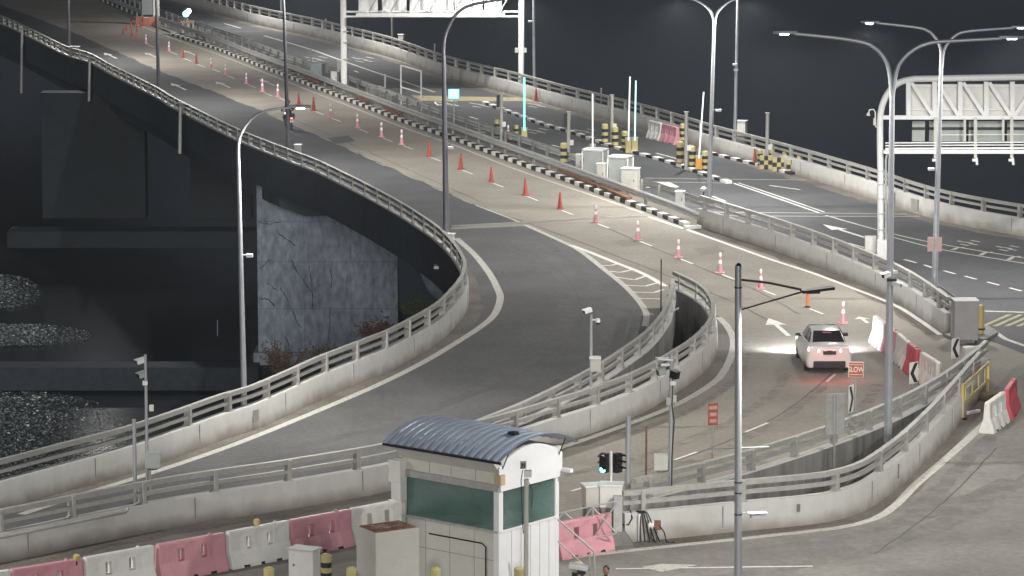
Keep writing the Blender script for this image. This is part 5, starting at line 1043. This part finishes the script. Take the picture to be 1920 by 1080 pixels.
J = {'pel': ((0, -.22, .92), .15), 'ch': ((0, -.02, 1.28), .17), 'nk': ((0, .05, 1.45), .07), 'kl': ((-.24, .2, .72), .075), 'kr': ((.24, .2, .72), .075), 'al': ((-.2, -.05, .36), .05), 'ar': ((.2, -.05, .36), .05), 'tl': ((-.2, .12, .30), .04), 'tr': ((.2, .12, .30), .04), 'sl': ((-.18, .02, 1.38), .07), 'sr': ((.18, .02, 1.38), .07), 'el': ((-.33, .2, 1.14), .05), 'er': ((.33, .2, 1.14), .05), 'wl': ((-.34, .40, 1.07), .04), 'wr': ((.34, .40, 1.07), .04), 'hd': ((0, .09, 1.53), .07)}
body(rd, J, [('pel', 'ch'), ('ch', 'nk'), ('nk', 'hd'), ('pel', 'kl'), ('pel', 'kr'), ('kl', 'al'), ('kr', 'ar'), ('al', 'tl'), ('ar', 'tr'), ('ch', 'sl'), ('ch', 'sr'), ('sl', 'el'), ('sr', 'er'), ('el', 'wl'), ('er', 'wr')], mat('dark_red_jacket', (.05, .02, .025), .7, .3))
ell(MB(), (0, .1, 1.64), (.13, .15, .14)).build('helmet', M['dark'], rd, smooth=180); MB().box((0, .235, 1.65), (.16, .03, .07)).build('visor', mat('visor', (.05, .05, .06), .1), rd, bevel=.01)

# ---------------------------------------------------------------- white car
g = G(1555, 702); t = thing('car', 'white sedan with red brake lights driving away on the right ramp', 'car', g, radians(1.5)); t.scale = (.9, .9, 1.0)
paint = mat('car_white', (.68, .66, .64), .28, .02, 3, spec=.6); glass = mat('car_glass', (.014, .010, .012), .12, .1, spec=.8)
secs = [(0.0, .34, .62, .98, .70, .80, .66), (.06, .24, .62, 1.03, .80, .88, .74), (.3, .22, .66, 1.09, .86, .915, .78), (.75, .22, .7, 1.07, .88, .92, .80), (1.4, .2, .68, 1.0, .88, .92, .82), (2.6, .2, .66, .98, .88, .92, .82), (3.4, .2, .65, .96, .88, .92, .80), (4.2, .22, .60, .86, .87, .91, .76), (4.65, .24, .55, .74, .82, .86, .68), (4.82, .3, .5, .62, .7, .74, .6)]
b = MB(); vs = []
for y, zb, zm, zt, wb, wm, wt_ in secs:
    R_ = [(wb, zb), (wm, (zb + zm) / 2), (wm, zm), (wt_ + .04, zt - .05), (wt_ - .04, zt), (0, zt + .015)]
    vs += [(x, y, z) for x, z in R_] + [(-x, y, z) for x, z in R_[-2::-1]]
n = 11; b.add(vs, [(i * n + k, i * n + (k + 1) % n, (i + 1) * n + (k + 1) % n, (i + 1) * n + k) for i in range(len(secs) - 1) for k in range(n)] + [tuple(range(n))[::-1], tuple((len(secs) - 1) * n + k for k in range(n))])
o = b.build('body', paint, t, smooth=45)
gs = [(.42, 1.07, .72, .70), (.62, 1.16, .73, .68), (1.12, 1.40, .74, .60), (1.55, 1.455, .76, .575), (2.3, 1.46, .77, .575), (2.7, 1.40, .77, .60), (3.4, 1.0, .74, .70)]
b = MB(); vs = []
for y, zt, wb, wt_ in gs:
    R_ = [(wb, .95), (wb + (wt_ - wb) * .55, .95 + (zt - .95) * .6), (wt_, zt - .03), (wt_ - .1, zt), (0, zt + .02)]
    vs += [(x, y, z) for x, z in R_] + [(-x, y, z) for x, z in R_[-2::-1]]
n = 9; b.add(vs, [(i * n + k, i * n + (k + 1) % n, (i + 1) * n + (k + 1) % n, (i + 1) * n + k) for i in range(len(gs) - 1) for k in range(n)] + [tuple(range(n))[::-1], tuple((len(gs) - 1) * n + k for k in range(n))]); b.build('cabin', paint, t, smooth=50)
def pane(name, pts, m, n=(0, -1, 0), e=.012):
    N_ = Vector(n).normalized() * e; vs = [Vector(p) + N_ for p in pts] + [Vector(p) - N_ * 2 for p in pts]; k = len(pts)
    return MB().add(vs, [tuple(range(k)), tuple(range(2 * k - 1, k - 1, -1))] + [(i, k + i, k + (i + 1) % k, (i + 1) % k) for i in range(k)]).build(name, m, t)
pane('rear_window', [(-.64, .50, 1.115), (.64, .50, 1.115), (.54, 1.14, 1.425), (-.54, 1.14, 1.425)], glass, (0, -.5, .86), .02)
pane('windscreen', [(-.66, 3.3, 1.05), (.66, 3.3, 1.05), (.54, 2.72, 1.40), (-.54, 2.72, 1.40)], glass, (0, .5, .86), .03)
for s in (-1, 1):
    pane('side_window', [(s * .735, .95, 1.05), (s * .765, 1.75, 1.05), (s * .60, 1.75, 1.41), (s * .62, 1.2, 1.38)], glass, (s, 0, .4), .02); pane('side_window', [(s * .765, 1.83, 1.05), (s * .75, 3.1, 1.05), (s * .60, 2.55, 1.40), (s * .60, 1.83, 1.42)], glass, (s, 0, .4), .02)
    m_ = MB().box((s * .98, 2.75, 1.05), (.2, .1, .13)).build('mirror', M['dark'], t, bevel=.03); MB().bar((s * .84, 2.78, 1.0), (s * .92, 2.76, 1.03), .05, .04).build('mirror_arm', M['dark'], t)
    MB().add([(s * .40, -.015, .83), (s * .80, .05, .80), (s * .86, .14, .86), (s * .83, .10, .98), (s * .70, .02, .99), (s * .42, -.005, .93)] + [(s * .40, .06, .83), (s * .80, .12, .80), (s * .86, .3, .86), (s * .83, .3, .98), (s * .70, .1, .99), (s * .42, .06, .93)], [(0, 1, 2, 3, 4, 5)] + [(i, 6 + i, 6 + (i + 1) % 6, (i + 1) % 6) for i in range(6)]).build('tail_light', emi('brake_light', (1, .34, .34), 8, (.6, .05, .05)), t)
    MB().box((s * .68, 4.72, .62), (.3, .14, .14)).build('headlight', emi('car_headlight', (.92, .96, 1), 20), t, bevel=.03)
    for y in (.95, 3.85):
        w_ = MB().lathe([(.2, -.11), (.31, -.11), (.33, -.08), (.33, .08), (.31, .11), (.2, .11)], n=28).build('wheel', tyre, t, loc=(s * .80, y, .33), smooth=40); w_.rotation_euler.y = pi / 2
        MB().lathe([(0, .0), (.2, .0), (.2, .1), (.05, .12 * 1), (0, .12)], n=20).build('rim', M['galv'], w_).scale = (1, 1, s)
    l = bpy.data.lights.new('beam', 'SPOT'); l.energy = 950; l.spot_size = radians(140); l.spot_blend = .9; l.color = (.92, .96, 1); l.shadow_soft_size = .08
    lo = bpy.data.objects.new('headlight_beam', l); C.objects.link(lo); lo.parent = t; lo.location = (s * .68, 4.9, .66); lo.rotation_euler = (radians(68), 0, radians(-14 * s))
    l = bpy.data.lights.new('brake', 'POINT'); l.energy = 12; l.color = (1, .12, .1); l.shadow_soft_size = .1; lo = bpy.data.objects.new('brake_glow', l); C.objects.link(lo); lo.parent = t; lo.location = (s * .65, -1.5, .6)
MB().box((0, .02, .36), (1.3, .14, .26)).build('bumper_lower', M['dark'], t, bevel=.03); MB().box((0, -.02, .80), (.52, .03, .14)).build('plate_recess', M['dark'], t); MB().box((0, -.04, .79), (.42, .012, .12)).build('number_plate', M['kb'], t); [MB().box((s_ * .17, -.05, .90), (.12, .012, .07)).build('plate_lamp', M['refl'], t) for s_ in (-1, 1)]
MB().box((0, -.012, .91), (.62, .03, .03)).build('chrome_strip', M['refl'], t); MB().box((0, 1.0, 1.395), (.35, .02, .03)).build('high_brake_light', M['redp'], t)

# mist in the lamp light
hz = MB().box((0, 1150, 9), (3000, 2500, 46)).build('haze', [], None); hm = bpy.data.materials.new('mist'); hm.use_nodes = True; hn = hm.node_tree; hn.nodes.remove(hn.nodes['Principled BSDF'])
pv = hn.nodes.new('ShaderNodeVolumePrincipled'); pv.inputs['Color'].default_value = (.85, .9, 1, 1); pv.inputs['Density'].default_value = HAZE; pv.inputs['Anisotropy'].default_value = 0.0
hn.links.new(pv.outputs[0], hn.nodes['Material Output'].inputs['Volume']); hz.data.materials.append(hm); hz['kind'] = 'stuff'
